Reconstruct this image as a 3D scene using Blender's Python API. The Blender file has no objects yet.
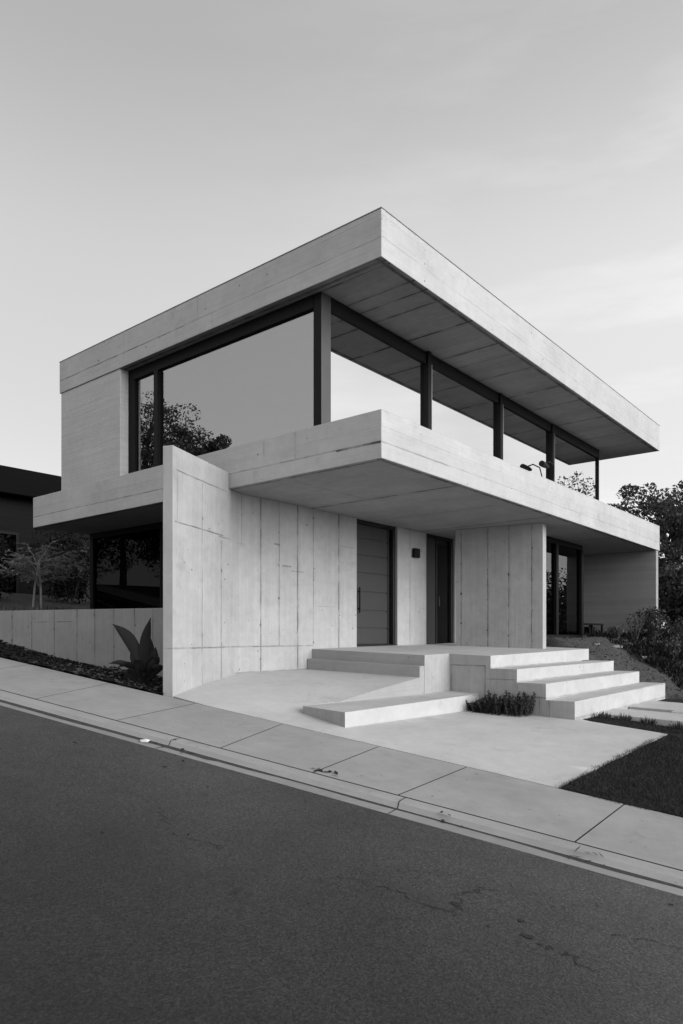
import bpy, math, random
from math import sin, cos, pi, radians, exp, sqrt, floor
from mathutils import Vector, noise as mnoise

scene = bpy.context.scene
COL = scene.collection

# ------------------------------------------------------------------ node helpers
class NT:
    """small wrapper that makes chains of shader nodes short to write"""
    def __init__(s, tree):
        s.t = tree; s.n = tree.nodes; s.l = tree.links
    def add(s, typ, **kw):
        n = s.n.new(typ)
        for k, v in kw.items(): setattr(n, k, v)
        return n
    def put(s, sock, v):
        if isinstance(v, bpy.types.NodeSocket): s.l.new(v, sock)
        else: sock.default_value = v
    def m(s, op, a, b=0.0, c=None, clamp=False):
        n = s.add('ShaderNodeMath', operation=op); n.use_clamp = clamp
        s.put(n.inputs[0], a); s.put(n.inputs[1], b)
        if c is not None: s.put(n.inputs[2], c)
        return n.outputs[0]
    def sep(s, v):
        n = s.add('ShaderNodeSeparateXYZ'); s.put(n.inputs[0], v); return n.outputs
    def comb(s, x, y, z):
        n = s.add('ShaderNodeCombineXYZ')
        for i, q in enumerate((x, y, z)): s.put(n.inputs[i], q)
        return n.outputs[0]
    def noise(s, vec, scale, detail=3.0, rough=0.5, sx=1, sy=1, sz=1):
        if (sx, sy, sz) != (1, 1, 1):
            mp = s.add('ShaderNodeMapping'); s.put(mp.inputs['Vector'], vec); mp.inputs['Scale'].default_value = (sx, sy, sz); vec = mp.outputs[0]
        n = s.add('ShaderNodeTexNoise'); s.put(n.inputs['Vector'], vec)
        n.inputs['Scale'].default_value = scale; n.inputs['Detail'].default_value = detail; n.inputs['Roughness'].default_value = rough
        return n.outputs[0]
    def voro(s, vec, scale, out=0, feature='F1'):
        n = s.add('ShaderNodeTexVoronoi', feature=feature); s.put(n.inputs['Vector'], vec); n.inputs['Scale'].default_value = scale
        return n.outputs[out]
    def rng(s, v, a, b, c=0.0, d=1.0, smooth=False):
        n = s.add('ShaderNodeMapRange'); n.interpolation_type = 'SMOOTHSTEP' if smooth else 'LINEAR'
        s.put(n.inputs[0], v)
        for i, q in enumerate((a, b, c, d)): s.put(n.inputs[i+1], q)
        return n.outputs[0]
    def white(s, v):
        n = s.add('ShaderNodeTexWhiteNoise', noise_dimensions='1D'); s.put(n.inputs['W'], v); return n.outputs[0]

def new_mat(name):
    m = bpy.data.materials.new(name); m.use_nodes = True
    t = NT(m.node_tree); b = m.node_tree.nodes['Principled BSDF']
    return m, t, b

def finish(t, b, val, rough=0.8, bump=None, bstr=0.3, bdist=0.01, spec=0.3):
    t.put(b.inputs['Base Color'], val if isinstance(val, bpy.types.NodeSocket) else (val, val, val, 1))
    t.put(b.inputs['Roughness'], rough); b.inputs['Specular IOR Level'].default_value = spec
    if bump is not None:
        n = t.add('ShaderNodeBump'); n.inputs['Strength'].default_value = bstr; n.inputs['Distance'].default_value = bdist
        t.put(n.inputs['Height'], bump); t.put(b.inputs['Normal'], n.outputs[0])

def concrete(name, base=0.36, vlines=(), hlines=(), grain='v', board=0.0, bc=0.06, blotch=0.22, streak=0.14,
             pits=0.5, rough=0.85, bstr=0.35, seed=0.0, wear=0.0, fine=0.1, knots=0.0):
    """board-marked in-situ concrete in metric UVs. vlines: (u, z0, z1, half width, strength); hlines: (v, u0, u1, half width, strength)"""
    m, t, b = new_mat(name)
    uv = t.add('ShaderNodeUVMap').outputs[0]
    o = t.sep(uv); U, V = o[0], o[1]
    vec = t.comb(U, V, seed)
    wob = t.m('MULTIPLY', t.m('SUBTRACT', t.noise(vec, 5.0, 3), 0.5), 0.022)
    big = t.m('SUBTRACT', t.noise(vec, 0.9, 5, 0.62), 0.5)
    mid = t.m('SUBTRACT', t.noise(vec, 6.0, 4, 0.6), 0.5)
    fin = t.m('SUBTRACT', t.noise(vec, 70.0, 3, 0.7), 0.5)
    if grain == 'v': st = t.noise(vec, 1.0, 5, 0.65, 26, 0.9, 1)
    elif grain == 'h': st = t.noise(vec, 1.0, 5, 0.65, 0.7, 30, 1)
    else: st = t.noise(vec, 2.0, 4, 0.6, 1, 1, 1)
    st = t.m('SUBTRACT', st, 0.5)
    f = t.m('ADD', 1.0, t.m('MULTIPLY', big, blotch * 2))
    f = t.m('ADD', f, t.m('MULTIPLY', mid, blotch))
    f = t.m('ADD', f, t.m('MULTIPLY', st, streak * 2))
    f = t.m('ADD', f, t.m('MULTIPLY', fin, fine * 2))
    height = t.m('ADD', t.m('MULTIPLY', st, 0.6), t.m('MULTIPLY', fin, 0.25))
    if board:
        q = t.m('DIVIDE', t.m('ADD', V if grain == 'h' else U, t.m('MULTIPLY', wob, 0.25)), board)
        r = t.white(t.m('ADD', t.m('FLOOR', q), seed * 7.1))
        f = t.m('ADD', f, t.m('MULTIPLY', t.m('SUBTRACT', r, 0.5), bc * 2))
        fr = t.m('ABSOLUTE', t.m('SUBTRACT', t.m('FRACT', q), 0.5))
        edge = t.rng(fr, 0.5 - 0.006 / board, 0.5, 0, 1, True)
        brk = t.rng(t.noise(vec, 1.7, 3), 0.38, 0.62, 0.15, 1)
        edge = t.m('MULTIPLY', edge, brk)
        f = t.m('SUBTRACT', f, t.m('MULTIPLY', edge, min(0.35, bc * 3.2)))
        height = t.m('ADD', height, t.m('MULTIPLY', t.m('ADD', t.m('MULTIPLY', r, 0.5), t.m('MULTIPLY', edge, -0.7)), 0.8))
    if pits:
        d = t.voro(vec, 9.0); c = t.voro(vec, 9.0, 1)
        cs = t.add('ShaderNodeSeparateColor'); t.put(cs.inputs[0], c)
        rad = t.m('MULTIPLY', t.m('POWER', cs.outputs[0], 6.0), 0.17)
        pit = t.m('MULTIPLY', t.rng(t.m('SUBTRACT', d, rad), -0.02, 0.02, 1, 0), pits)
        pit = t.m('MULTIPLY', pit, t.rng(cs.outputs[0], 0.6, 0.75, 0, 1))
        f = t.m('SUBTRACT', f, t.m('MULTIPLY', pit, 0.5)); height = t.m('SUBTRACT', height, pit)
    if wear:
        w = t.rng(t.noise(vec, 2.3, 8, 0.72), 0.56, 0.74, 0, 1)
        f = t.m('SUBTRACT', f, t.m('MULTIPLY', w, wear))
    lines = None
    uw = t.m('ADD', U, wob); vw = t.m('ADD', V, wob)
    brk2 = t.rng(t.noise(vec, 2.6, 4, 0.6), 0.34, 0.6, 0.22, 1)
    halo = t.rng(t.noise(vec, 4.0, 4, 0.6), 0.4, 0.7, 0.0, 1)
    for (p, q0, q1, w, s) in list(vlines):
        dd = t.m('ABSOLUTE', t.m('SUBTRACT', uw, p))
        k = t.rng(dd, w * 0.45, w * 1.5, s, 0, True)
        k = t.m('MAXIMUM', k, t.m('MULTIPLY', t.rng(dd, w, w * 6 + 0.02, s * 0.3, 0, True), halo))
        if knots and s >= 0.45:
            row = t.m('MULTIPLY', t.m('SUBTRACT', t.m('FRACT', t.m('ADD', t.m('DIVIDE', V, knots), 0.13 + p * 0.37)), 0.5), knots)
            dk = t.m('SQRT', t.m('ADD', t.m('POWER', t.m('SUBTRACT', uw, p + 0.012 * math.sin(p * 9)), 2), t.m('MULTIPLY', t.m('MULTIPLY', row, row), 0.55)))
            k = t.m('MAXIMUM', k, t.m('MULTIPLY', t.rng(dk, 0.012, 0.032, 0.75, 0, True), t.rng(t.noise(vec, 1.9, 2), 0.38, 0.55, 0, 1.3)))
        k = t.m('MULTIPLY', k, t.m('MULTIPLY', t.m('GREATER_THAN', V, q0), t.m('LESS_THAN', V, q1)))
        lines = k if lines is None else t.m('MAXIMUM', lines, k)
    for (p, q0, q1, w, s) in list(hlines):
        dd = t.m('ABSOLUTE', t.m('SUBTRACT', vw, p))
        k = t.rng(dd, w * 0.45, w * 1.5, s, 0, True)
        k = t.m('MULTIPLY', k, t.m('MULTIPLY', t.m('GREATER_THAN', U, q0), t.m('LESS_THAN', U, q1)))
        lines = k if lines is None else t.m('MAXIMUM', lines, k)
    if lines is not None:
        lines = t.m('MULTIPLY', lines, brk2)
        f = t.m('MULTIPLY', f, t.m('SUBTRACT', 1.0, lines))
        height = t.m('SUBTRACT', height, t.m('MULTIPLY', lines, 2.0))
    val = t.m('MULTIPLY', t.m('MAXIMUM', f, 0.12), base)
    finish(t, b, val, rough, height, bstr, 0.012, 0.25)
    return m

def plain(name, val, rough=0.6, metal=0.0, var=0.25, scale=8.0, bstr=0.1, spec=0.4, sx=1, sy=1, sz=1):
    m, t, b = new_mat(name)
    co = t.add('ShaderNodeTexCoord').outputs['Object']
    n = t.noise(co, scale, 5, 0.6, sx, sy, sz)
    v = t.m('MULTIPLY', t.rng(n, 0.25, 0.75, 1 - var, 1 + var), val)
    finish(t, b, v, rough, n, bstr, 0.01, spec); b.inputs['Metallic'].default_value = metal
    return m

def leafmat(name, lo, hi, rough=0.55, trans=0.25, spec=0.3):
    m, t, b = new_mat(name)
    g = t.add('ShaderNodeNewGeometry')
    r = g.outputs['Random Per Island']
    co = t.add('ShaderNodeTexCoord').outputs['Object']
    n = t.noise(co, 1.3, 3)
    v = t.rng(t.m('ADD', t.m('MULTIPLY', r, 0.6), t.m('MULTIPLY', n, 0.4)), 0.1, 0.9, lo, hi)
    finish(t, b, v, rough, None, spec=spec)
    tr = t.add('ShaderNodeBsdfTranslucent'); cc = t.add('ShaderNodeCombineColor')
    for i in range(3): t.put(cc.inputs[i], v)
    t.put(tr.inputs['Color'], cc.outputs[0])
    mx = t.add('ShaderNodeMixShader'); mx.inputs[0].default_value = trans
    out = m.node_tree.nodes['Material Output']
    t.l.new(b.outputs[0], mx.inputs[1]); t.l.new(tr.outputs[0], mx.inputs[2]); t.l.new(mx.outputs[0], out.inputs[0])
    return m

def glass(name, refl, tint=0.5, rough=0.0, fres=0.0):
    m, t, b = new_mat(name)
    out = m.node_tree.nodes['Material Output']; m.node_tree.nodes.remove(b)
    gl = t.add('ShaderNodeBsdfGlossy'); gl.inputs['Roughness'].default_value = rough; gl.inputs['Color'].default_value = (0.95, 0.95, 0.95, 1)
    tp = t.add('ShaderNodeBsdfTransparent'); tp.inputs['Color'].default_value = (tint, tint, tint, 1)
    co = t.add('ShaderNodeTexCoord').outputs['Object']
    bp = t.add('ShaderNodeBump'); bp.inputs['Strength'].default_value = 0.02; bp.inputs['Distance'].default_value = 0.02
    t.put(bp.inputs['Height'], t.noise(co, 0.6, 1)); t.put(gl.inputs['Normal'], bp.outputs[0])
    lw = t.add('ShaderNodeLayerWeight'); lw.inputs['Blend'].default_value = 0.35
    fac = t.m('ADD', refl, t.m('MULTIPLY', lw.outputs['Fresnel'], fres), clamp=True)
    mx = t.add('ShaderNodeMixShader'); t.put(mx.inputs[0], fac)
    t.l.new(tp.outputs[0], mx.inputs[1]); t.l.new(gl.outputs[0], mx.inputs[2]); t.l.new(mx.outputs[0], out.inputs[0])
    return m

# ------------------------------------------------------------------ mesh helpers
class MB:
    def __init__(s): s.v = []; s.f = []; s.mi = []; s.uv = {}
    def face(s, pts, mi=0, uv=None):
        i = len(s.v); s.v += [tuple(p) for p in pts]; s.f.append(tuple(range(i, i + len(pts)))); s.mi.append(mi)
        if uv: s.uv[len(s.f) - 1] = uv
    def mesh(s, verts, faces, mi=0):
        i = len(s.v); s.v += [tuple(p) for p in verts]
        for f in faces: s.f.append(tuple(i + k for k in f)); s.mi.append(mi)
    def prism(s, poly, z0, z1, side=0, top=0, bot=0):
        """poly counter-clockwise seen from above; z0/z1 number or function(x, y)"""
        g0 = z0 if callable(z0) else (lambda x, y: z0); g1 = z1 if callable(z1) else (lambda x, y: z1)
        n = len(poly); i = len(s.v)
        s.v += [(x, y, g0(x, y)) for x, y in poly] + [(x, y, g1(x, y)) for x, y in poly]
        s.f.append(tuple(i + n + k for k in range(n))); s.mi.append(top)
        s.f.append(tuple(i + k for k in reversed(range(n)))); s.mi.append(bot)
        for k in range(n):
            j = (k + 1) % n
            s.f.append((i + k, i + j, i + n + j, i + n + k)); s.mi.append(side[k] if isinstance(side, (list, tuple)) else side)
    def box(s, x0, x1, y0, y1, z0, z1, mi=0, top=None, bot=None):
        s.prism([(x0, y0), (x1, y0), (x1, y1), (x0, y1)], z0, z1, mi, mi if top is None else top, mi if bot is None else bot)
    def obox(s, c, ax, ay, az, mi=0):
        c = Vector(c); ax, ay, az = Vector(ax), Vector(ay), Vector(az)
        p = [c + ax * i + ay * j + az * k for k in (-1, 1) for j in (-1, 1) for i in (-1, 1)]
        s.mesh(p, [(0, 2, 3, 1), (4, 5, 7, 6), (0, 1, 5, 4), (2, 6, 7, 3), (0, 4, 6, 2), (1, 3, 7, 5)], mi)
    def tube(s, pts, rads, n=8, mi=0, cap=True):
        pts = [Vector(p) for p in pts]; i0 = len(s.v); m = len(pts)
        for k, p in enumerate(pts):
            d = (pts[min(k + 1, m - 1)] - pts[max(k - 1, 0)]).normalized()
            a = d.orthogonal().normalized() if abs(d.z) < 0.9 else Vector((1, 0, 0)).cross(d).normalized()
            if k and prev is not None:
                a = (prev - d * prev.dot(d)).normalized()
            prev = a; b = d.cross(a)
            for q in range(n):
                an = 2 * pi * q / n
                s.v.append(tuple(p + (a * cos(an) + b * sin(an)) * rads[k]))
        for k in range(m - 1):
            for q in range(n):
                r = (q + 1) % n
                s.f.append((i0 + k * n + q, i0 + k * n + r, i0 + (k + 1) * n + r, i0 + (k + 1) * n + q)); s.mi.append(mi)
        if cap:
            s.f.append(tuple(i0 + q for q in reversed(range(n)))); s.mi.append(mi)
            s.f.append(tuple(i0 + (m - 1) * n + q for q in range(n))); s.mi.append(mi)
    def build(s, name, mats, parent=None, bevel=0.0, smooth=False, uvfun=None):
        off = Vector(parent_loc(parent)) if parent else Vector((0, 0, 0))
        me = bpy.data.meshes.new(name)
        me.from_pydata([(x - off.x, y - off.y, z - off.z) for x, y, z in s.v], [], s.f)
        mats = mats if isinstance(mats, (list, tuple)) else [mats]
        for m in mats: me.materials.append(m)
        me.polygons.foreach_set('material_index', s.mi)
        if smooth: me.polygons.foreach_set('use_smooth', [True] * len(s.f))
        me.update()
        if len(s.f) < 20000:
            lay = me.uv_layers.new(name='UVMap').data
            for p in me.polygons:
                n = p.normal
                for li in p.loop_indices:
                    co = s.v[me.loops[li].vertex_index]
                    if uvfun: lay[li].uv = uvfun(co, n)
                    elif abs(n.z) > 0.75: lay[li].uv = (co[0], co[1])
                    else:
                        h = sqrt(n.x * n.x + n.y * n.y) or 1.0
                        lay[li].uv = ((-n.y * co[0] + n.x * co[1]) / h, co[2])
        o = bpy.data.objects.new(name, me); COL.objects.link(o)
        if parent: o.parent = parent
        if bevel:
            md = o.modifiers.new('bevel', 'BEVEL'); md.width = bevel; md.segments = 2; md.limit_method = 'ANGLE'; md.angle_limit = radians(40)
        return o

def parent_loc(o):
    v = Vector((0, 0, 0))
    while o: v += Vector(o.location); o = o.parent
    return v
def tag(o, label=None, cat=None, group=None, kind=None):
    if label: o['label'] = label
    if cat: o['category'] = cat
    if group: o['group'] = group
    if kind: o['kind'] = kind
    return o
def empty(name, loc, label, cat, group=None):
    o = bpy.data.objects.new(name, None); COL.objects.link(o); o.location = loc; o.empty_display_size = 0.3
    return tag(o, label, cat, group)

# ------------------------------------------------------------------ street frame: a runs up the street, b runs across it towards the house
SX, SY = -0.22, 0.9755
def xy(a, b): return (SX * a + SY * b, SY * a - SX * b)
def ab(x, y): return (SX * x + SY * y, SY * x - SX * y)
def grade(a):
    s = 1 if a > 0 else -1; q = abs(a)
    return a if q < 28 else s * (28 + 14 * (1 - exp(-(q - 28) / 14)))
def zs(a, b): return -0.873 + 0.145 * (grade(a) - 6.85) + 0.02 * (b - 8)
def sm(x, a, b):
    t = max(0.0, min(1.0, (x - a) / (b - a))); return t * t * (3 - 2 * t)

# ------------------------------------------------------------------ materials
M = {}
M['fascia'] = concrete('board_marked_concrete', 0.41, grain='h', board=0.232, bc=0.035, blotch=0.24, streak=0.10, pits=1.2, wear=0.18, bstr=0.5, seed=1.0,
                       hlines=[(5.70, -30, -10.4, 0.012, 0.6), (5.71, -10.4, -5.9, 0.008, 0.28), (5.72, 8, 22, 0.007, 0.25), (2.80, -30, -6.7, 0.010, 0.45), (2.79, -6.75, -5.92, 0.017, 0.85), (2.79, 8.0, 10, 0.012, 0.35), (2.8, 10, 22, 0.007, 0.2)],
                       vlines=[(-12.3, 5.4, 6.3, 0.008, 0.4), (-10.0, 5.69, 6.3, 0.006, 0.35), (-7.6, 2.8, 3.3, 0.008, 0.35), (-9.6, 5.4, 5.7, 0.006, 0.3), (-8.3, 2.9, 3.2, 0.008, 0.4)])
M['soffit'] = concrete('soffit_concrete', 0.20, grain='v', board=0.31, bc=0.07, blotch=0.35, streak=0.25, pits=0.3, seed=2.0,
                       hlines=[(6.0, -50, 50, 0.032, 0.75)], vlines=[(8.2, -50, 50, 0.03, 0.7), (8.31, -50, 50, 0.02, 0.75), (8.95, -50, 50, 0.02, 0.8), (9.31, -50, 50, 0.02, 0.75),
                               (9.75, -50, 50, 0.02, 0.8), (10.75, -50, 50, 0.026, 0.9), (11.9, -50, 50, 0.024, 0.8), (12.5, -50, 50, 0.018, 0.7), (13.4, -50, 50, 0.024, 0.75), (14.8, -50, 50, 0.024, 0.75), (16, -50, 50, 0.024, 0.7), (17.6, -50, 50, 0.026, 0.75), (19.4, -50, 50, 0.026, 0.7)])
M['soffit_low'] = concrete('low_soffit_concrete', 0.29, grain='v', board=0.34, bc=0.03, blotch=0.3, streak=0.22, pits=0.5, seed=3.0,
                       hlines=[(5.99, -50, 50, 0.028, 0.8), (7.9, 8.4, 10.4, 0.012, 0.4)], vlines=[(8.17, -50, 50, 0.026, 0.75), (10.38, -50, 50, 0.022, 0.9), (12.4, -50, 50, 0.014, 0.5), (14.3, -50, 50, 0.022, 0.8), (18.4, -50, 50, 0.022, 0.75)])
Z9 = 9.0
M['wall'] = concrete('formwork_wall_concrete', 0.335, grain='v', blotch=0.28, streak=0.13, pits=1.2, wear=0.16, seed=4.0, board=0.095, bc=0.028, knots=0.62,
    vlines=[(0.13, 1.70, 2.49, 0.008, 0.4), (0.88, -3, 2.45, 0.012, 0.5), (1.53, -3, 1.62, 0.011, 0.55), (2.27, 1.62, 2.6, 0.010, 0.45),
            (2.74, -3, 2.6, 0.014, 0.65), (3.22, -0.18, 2.6, 0.011, 0.5), (3.73, -3, 2.6, 0.017, 0.7), (4.19, -0.18, 2.6, 0.011, 0.5), (4.98, -3, 2.6, 0.021, 0.7),
            (7.62, -3, 2.6, 0.010, 0.6)],
    hlines=[(2.485, 0.1, 1.72, 0.010, 0.55), (1.715, 0.05, 1.6, 0.011, 0.6), (1.685, 1.45, 1.9, 0.009, 0.5), (1.66, 2.1, 2.3, 0.012, 0.45), (-0.172, 0.02, 4.2, 0.013, 0.5),
            (1.74, 3.08, 3.24, 0.016, 0.6), (1.35, 3.3, 3.55, 0.015, 0.6), (1.27, 3.55, 3.9, 0.008, 0.5), (0.62, 4.3, 4.9, 0.008, 0.25), (1.9, 4.98, 5.5, 0.008, 0.35), (-0.635, 2.0, 4.3, 0.014, 0.4)])
M['wall_plain'] = concrete('wall_concrete', 0.33, grain='v', blotch=0.22, streak=0.12, pits=0.6, seed=5.0, hlines=[(-0.17, -50, 50, 0.010, 0.4)])
M['upper_wall'] = concrete('fine_board_concrete', 0.44, grain='h', board=0.052, bc=0.04, blotch=0.16, streak=0.16, wear=0.08, pits=0.3, seed=6.0)
M['end_wall'] = concrete('end_wall_concrete', 0.27, grain='h', board=0.14, bc=0.06, blotch=0.15, streak=0.15, pits=0.3, seed=7.0)
M['blade'] = concrete('blade_wall_concrete', 0.335, grain='v', blotch=0.26, streak=0.13, wear=0.15, knots=0.7, pits=0.7, seed=8.0, board=0.09, bc=0.028,
    vlines=[(-8.36, -3, 3, 0.012, 0.5), (-7.72, -3, 3, 0.013, 0.7), (-7.23, -3, 3, 0.012, 0.65), (-6.72, -3, 3, 0.012, 0.65)])
M['step'] = concrete('step_concrete', 0.42, hlines=[(-0.543, 11, 17, 0.012, 0.35), (-0.770, 11, 17, 0.012, 0.35), (-1.032, 11, 17, 0.012, 0.35), (-1.33, 11, 17, 0.02, 0.35)], grain='n', blotch=0.24, streak=0.1, pits=1.0, seed=9.0, wear=0.20)
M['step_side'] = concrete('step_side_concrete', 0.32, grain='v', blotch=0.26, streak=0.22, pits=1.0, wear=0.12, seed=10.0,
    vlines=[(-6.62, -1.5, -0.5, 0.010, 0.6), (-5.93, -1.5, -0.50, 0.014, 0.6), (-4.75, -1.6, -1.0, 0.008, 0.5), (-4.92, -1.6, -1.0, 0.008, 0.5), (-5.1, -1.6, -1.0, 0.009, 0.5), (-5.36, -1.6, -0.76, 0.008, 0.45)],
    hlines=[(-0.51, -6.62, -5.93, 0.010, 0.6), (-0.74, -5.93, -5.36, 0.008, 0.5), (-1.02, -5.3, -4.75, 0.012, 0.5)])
M['left_step'] = concrete('left_step_concrete', 0.30, grain='h', blotch=0.2, streak=0.14, pits=0.6, seed=11.0)
M['slab'] = concrete('smooth_paving_concrete', 0.42, grain='n', blotch=0.2, streak=0.1, pits=0.6, seed=12.0, bstr=0.15, wear=0.20, fine=0.06)
M['walk'] = concrete('sidewalk_concrete', 0.26, grain='n', blotch=0.26, streak=0.12, pits=0.9, seed=13.0, bstr=0.25, wear=0.22, fine=0.16)
M['kerb'] = concrete('kerb_concrete', 0.27, grain='n', blotch=0.22, streak=0.1, pits=0.4, seed=14.0, bstr=0.25, wear=0.2, fine=0.14)
M['retain'] = concrete('retaining_wall_concrete', 0.27, grain='v', blotch=0.26, streak=0.22, pits=1.0, seed=15.0, wear=0.15, knots=0.5,
    vlines=[(-y, -3, 3, 0.012, 0.6) for y in (10.48, 10.96, 11.53, 12.08, 12.62, 13.34, 14.10, 14.80, 15.5)],
    hlines=[(0.30, -13.25, -12.72, 0.01, 0.45), (0.30, -14.0, -13.45, 0.01, 0.45)])
M['frame'] = plain('dark_window_metal', 0.006, 0.55, 0.0, 0.1, 4, 0.02, 0.15)
M['post'] = plain('corner_post_metal', 0.06, 0.4, 0.0, 0.08, 4, 0.01)
M['coping'] = plain('weathered_metal_coping', 0.24, 0.6, 0.0, 0.3, 3, 0.05)
M['glint'] = plain('painted_edge_glint', 0.35, 0.4, 0.0, 0.05, 4, 0.01)  # pale colour for the painted glints on the mullion edges
M['glass'] = glass('reflective_glass', 0.68, 0.5, 0.0, 0.4)
M['side_glass'] = glass('grey_reflective_glass', 0.25, 0.4, 0.0, 0.2)
M['dark_glass'] = glass('dark_glass', 0.10, 0.25, 0.0, 0.3)
M['black_glass'] = glass('black_glass', 0.010, 0.08, 0.0, 0.03)
M['door'] = plain('stained_door_board', 0.034, 0.45, 0, 0.18, 1.5, 0.05, 0.4, 40, 40, 1)
M['door_frame'] = plain('door_frame_metal', 0.010, 0.4, 0, 0.1, 4, 0.02, 0.4)
M['black'] = plain('black_metal', 0.010, 0.5, 0, 0.1, 6, 0.02, 0.15)
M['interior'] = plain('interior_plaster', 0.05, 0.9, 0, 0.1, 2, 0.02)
M['dirt'] = plain('gutter_dirt', 0.035, 0.95, 0, 0.5, 14, 0.4)
M['bark'] = plain('bark', 0.07, 0.9, 0, 0.4, 9, 0.6, 0.2, 1, 1, 0.2)
M['pale_bark'] = plain('pale_bark', 0.22, 0.8, 0, 0.3, 9, 0.3)
M['neigh_roof'] = plain('dark_roof_metal', 0.005, 0.9, 0, 0.2, 2, 0.1, 0.05, 0.3, 1, 20)
M['neigh_wall'] = plain('dark_siding', 0.010, 0.9, 0, 0.25, 1, 0.1, 0.1, 0.3, 1, 9)
M['rock'] = plain('pale_stone', 0.15, 0.85, 0, 0.3, 6, 0.5)
M['paper'] = plain('white_paper', 0.75, 0.8, 0, 0.05, 6, 0.05)
M['leaf_dark'] = leafmat('dark_foliage', 0.02, 0.07)
M['leaf_mid'] = leafmat('mid_foliage', 0.035, 0.10)
M['leaf_pale'] = leafmat('pale_foliage', 0.16, 0.42)
M['leaf_plant'] = leafmat('plant_foliage', 0.009, 0.022, 0.5, 0.12, 0.25)
M['leaf_black'] = leafmat('near_black_evergreen_foliage', 0.006, 0.022, 0.7, 0.1, 0.1)  # near black leaf tone, darker than the other foliage
M['grass'] = leafmat('lawn_blades', 0.006, 0.045, 0.7, 0.15)
M['chip'] = leafmat('mulch_chips', 0.015, 0.10, 0.9, 0.0)
M['dry'] = leafmat('dry_litter', 0.012, 0.10, 0.9, 0.0)

def ground_mat(name, lo, hi, scale=2.0, fine=40.0, bstr=0.6):
    m, t, b = new_mat(name)
    co = t.add('ShaderNodeTexCoord').outputs['Object']
    n = t.noise(co, scale, 5, 0.65); f = t.noise(co, fine, 4, 0.75)
    v = t.rng(t.m('ADD', t.m('MULTIPLY', n, 0.5), t.m('MULTIPLY', f, 0.5)), 0.3, 0.7, lo, hi)
    finish(t, b, v, 0.95, t.m('ADD', f, t.m('MULTIPLY', n, 0.5)), bstr, 0.03, 0.15)
    return m
M['ground'] = ground_mat('dry_ground', 0.03, 0.08)
M['soil'] = ground_mat('lawn_soil', 0.010, 0.025)
M['mulch'] = ground_mat('bark_mulch', 0.004, 0.016, 4, 60, 0.9)
M['gravel'] = ground_mat('gravel_soil', 0.035, 0.105, 3, 55, 0.9)
M['pale_soil'] = ground_mat('pale_soil', 0.16, 0.26, 5, 50, 0.6)

def asphalt():
    m, t, b = new_mat('asphalt')
    co = t.add('ShaderNodeTexCoord').outputs['Object']
    o = t.sep(co)
    across = t.m('ADD', t.m('MULTIPLY', o[0], SY), t.m('MULTIPLY', o[1], -SX))
    big = t.noise(co, 0.35, 5, 0.6); mid = t.noise(co, 2.0, 6, 0.7)
    cell = t.voro(co, 85.0, 1); cs = t.add('ShaderNodeSeparateColor'); t.put(cs.inputs[0], cell)
    fin = t.noise(co, 62, 3, 0.8)
    stone = t.m('POWER', cs.outputs[0], 2.0)
    v = t.m('MULTIPLY', t.rng(big, 0.3, 0.7, 0.88, 1.12), t.rng(mid, 0.3, 0.7, 0.82, 1.18))
    gr = t.m('ADD', t.m('MULTIPLY', stone, 1.0), t.m('MULTIPLY', t.m('SUBTRACT', fin, 0.5), 3.4))
    v = t.m('MULTIPLY', v, t.m('MAXIMUM', t.m('ADD', 0.66, gr), 0.15))
    # vignette-like falloff painted into the colour: mid-road darker, gutter side paler
    falloff = t.rng(t.m('ADD', across, t.m('MULTIPLY', t.m('SUBTRACT', t.noise(co, 0.8, 4), 0.5), 2.0)), 1.9, 5.9, 0.45, 1.3, True)
    v = t.m('MULTIPLY', v, falloff)
    sp = t.rng(t.noise(co, 3.3, 4, 0.6), 0.68, 0.75, 0, 0.5)
    sp2 = t.rng(t.noise(co, 11.0, 3, 0.6), 0.73, 0.77, 0, 0.5)
    v = t.m('MULTIPLY', v, t.m('SUBTRACT', 1.0, t.m('MAXIMUM', sp, sp2)))
    v = t.m('MULTIPLY', v, 0.032)
    h = t.m('ADD', t.m('MULTIPLY', fin, 1.0), t.m('MULTIPLY', stone, 0.5))
    finish(t, b, v, 0.55, h, 0.6, 0.008, 0.45)
    return m
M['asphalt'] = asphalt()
M['crack'] = plain('crack_tar', 0.014, 0.8, 0, 0.3, 20, 0.3)

# ------------------------------------------------------------------ terrain, road, sidewalk
def terrain_z(a, b):
    z = -0.873 + 0.145 * (grade(a) - 6.85)
    base = z - 0.32
    if b > 8:
        base += 1.55 * sm(b, 17, 25) * (1 - sm(a, 2, 12))
    if b < -9: base += 0.0
    x, y = xy(a, b)
    if b > 8 and y > 15.5 and x < 30: base += 0.5 * sm(y, 16, 19)
    return base
mb = MB()
def axis(lim, fine, step):
    v = [0.0]; s = step
    while v[-1] < lim:
        if v[-1] > fine: s *= 1.25
        v.append(v[-1] + s)
    return [-q for q in reversed(v[1:])] + v
A = axis(900, 40, 1.5); B = axis(900, 40, 1.5)
vs = []
for a in A:
    for b in B:
        x, y = xy(a, b); vs.append((x, y, terrain_z(a, b)))
nb = len(B)
mb.mesh(vs, [(i * nb + j, i * nb + j + 1, (i + 1) * nb + j + 1, (i + 1) * nb + j)[::-1] for i in range(len(A) - 1) for j in range(nb - 1)])
tag(mb.build('ground', M['ground'], smooth=True), kind='structure')

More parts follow.
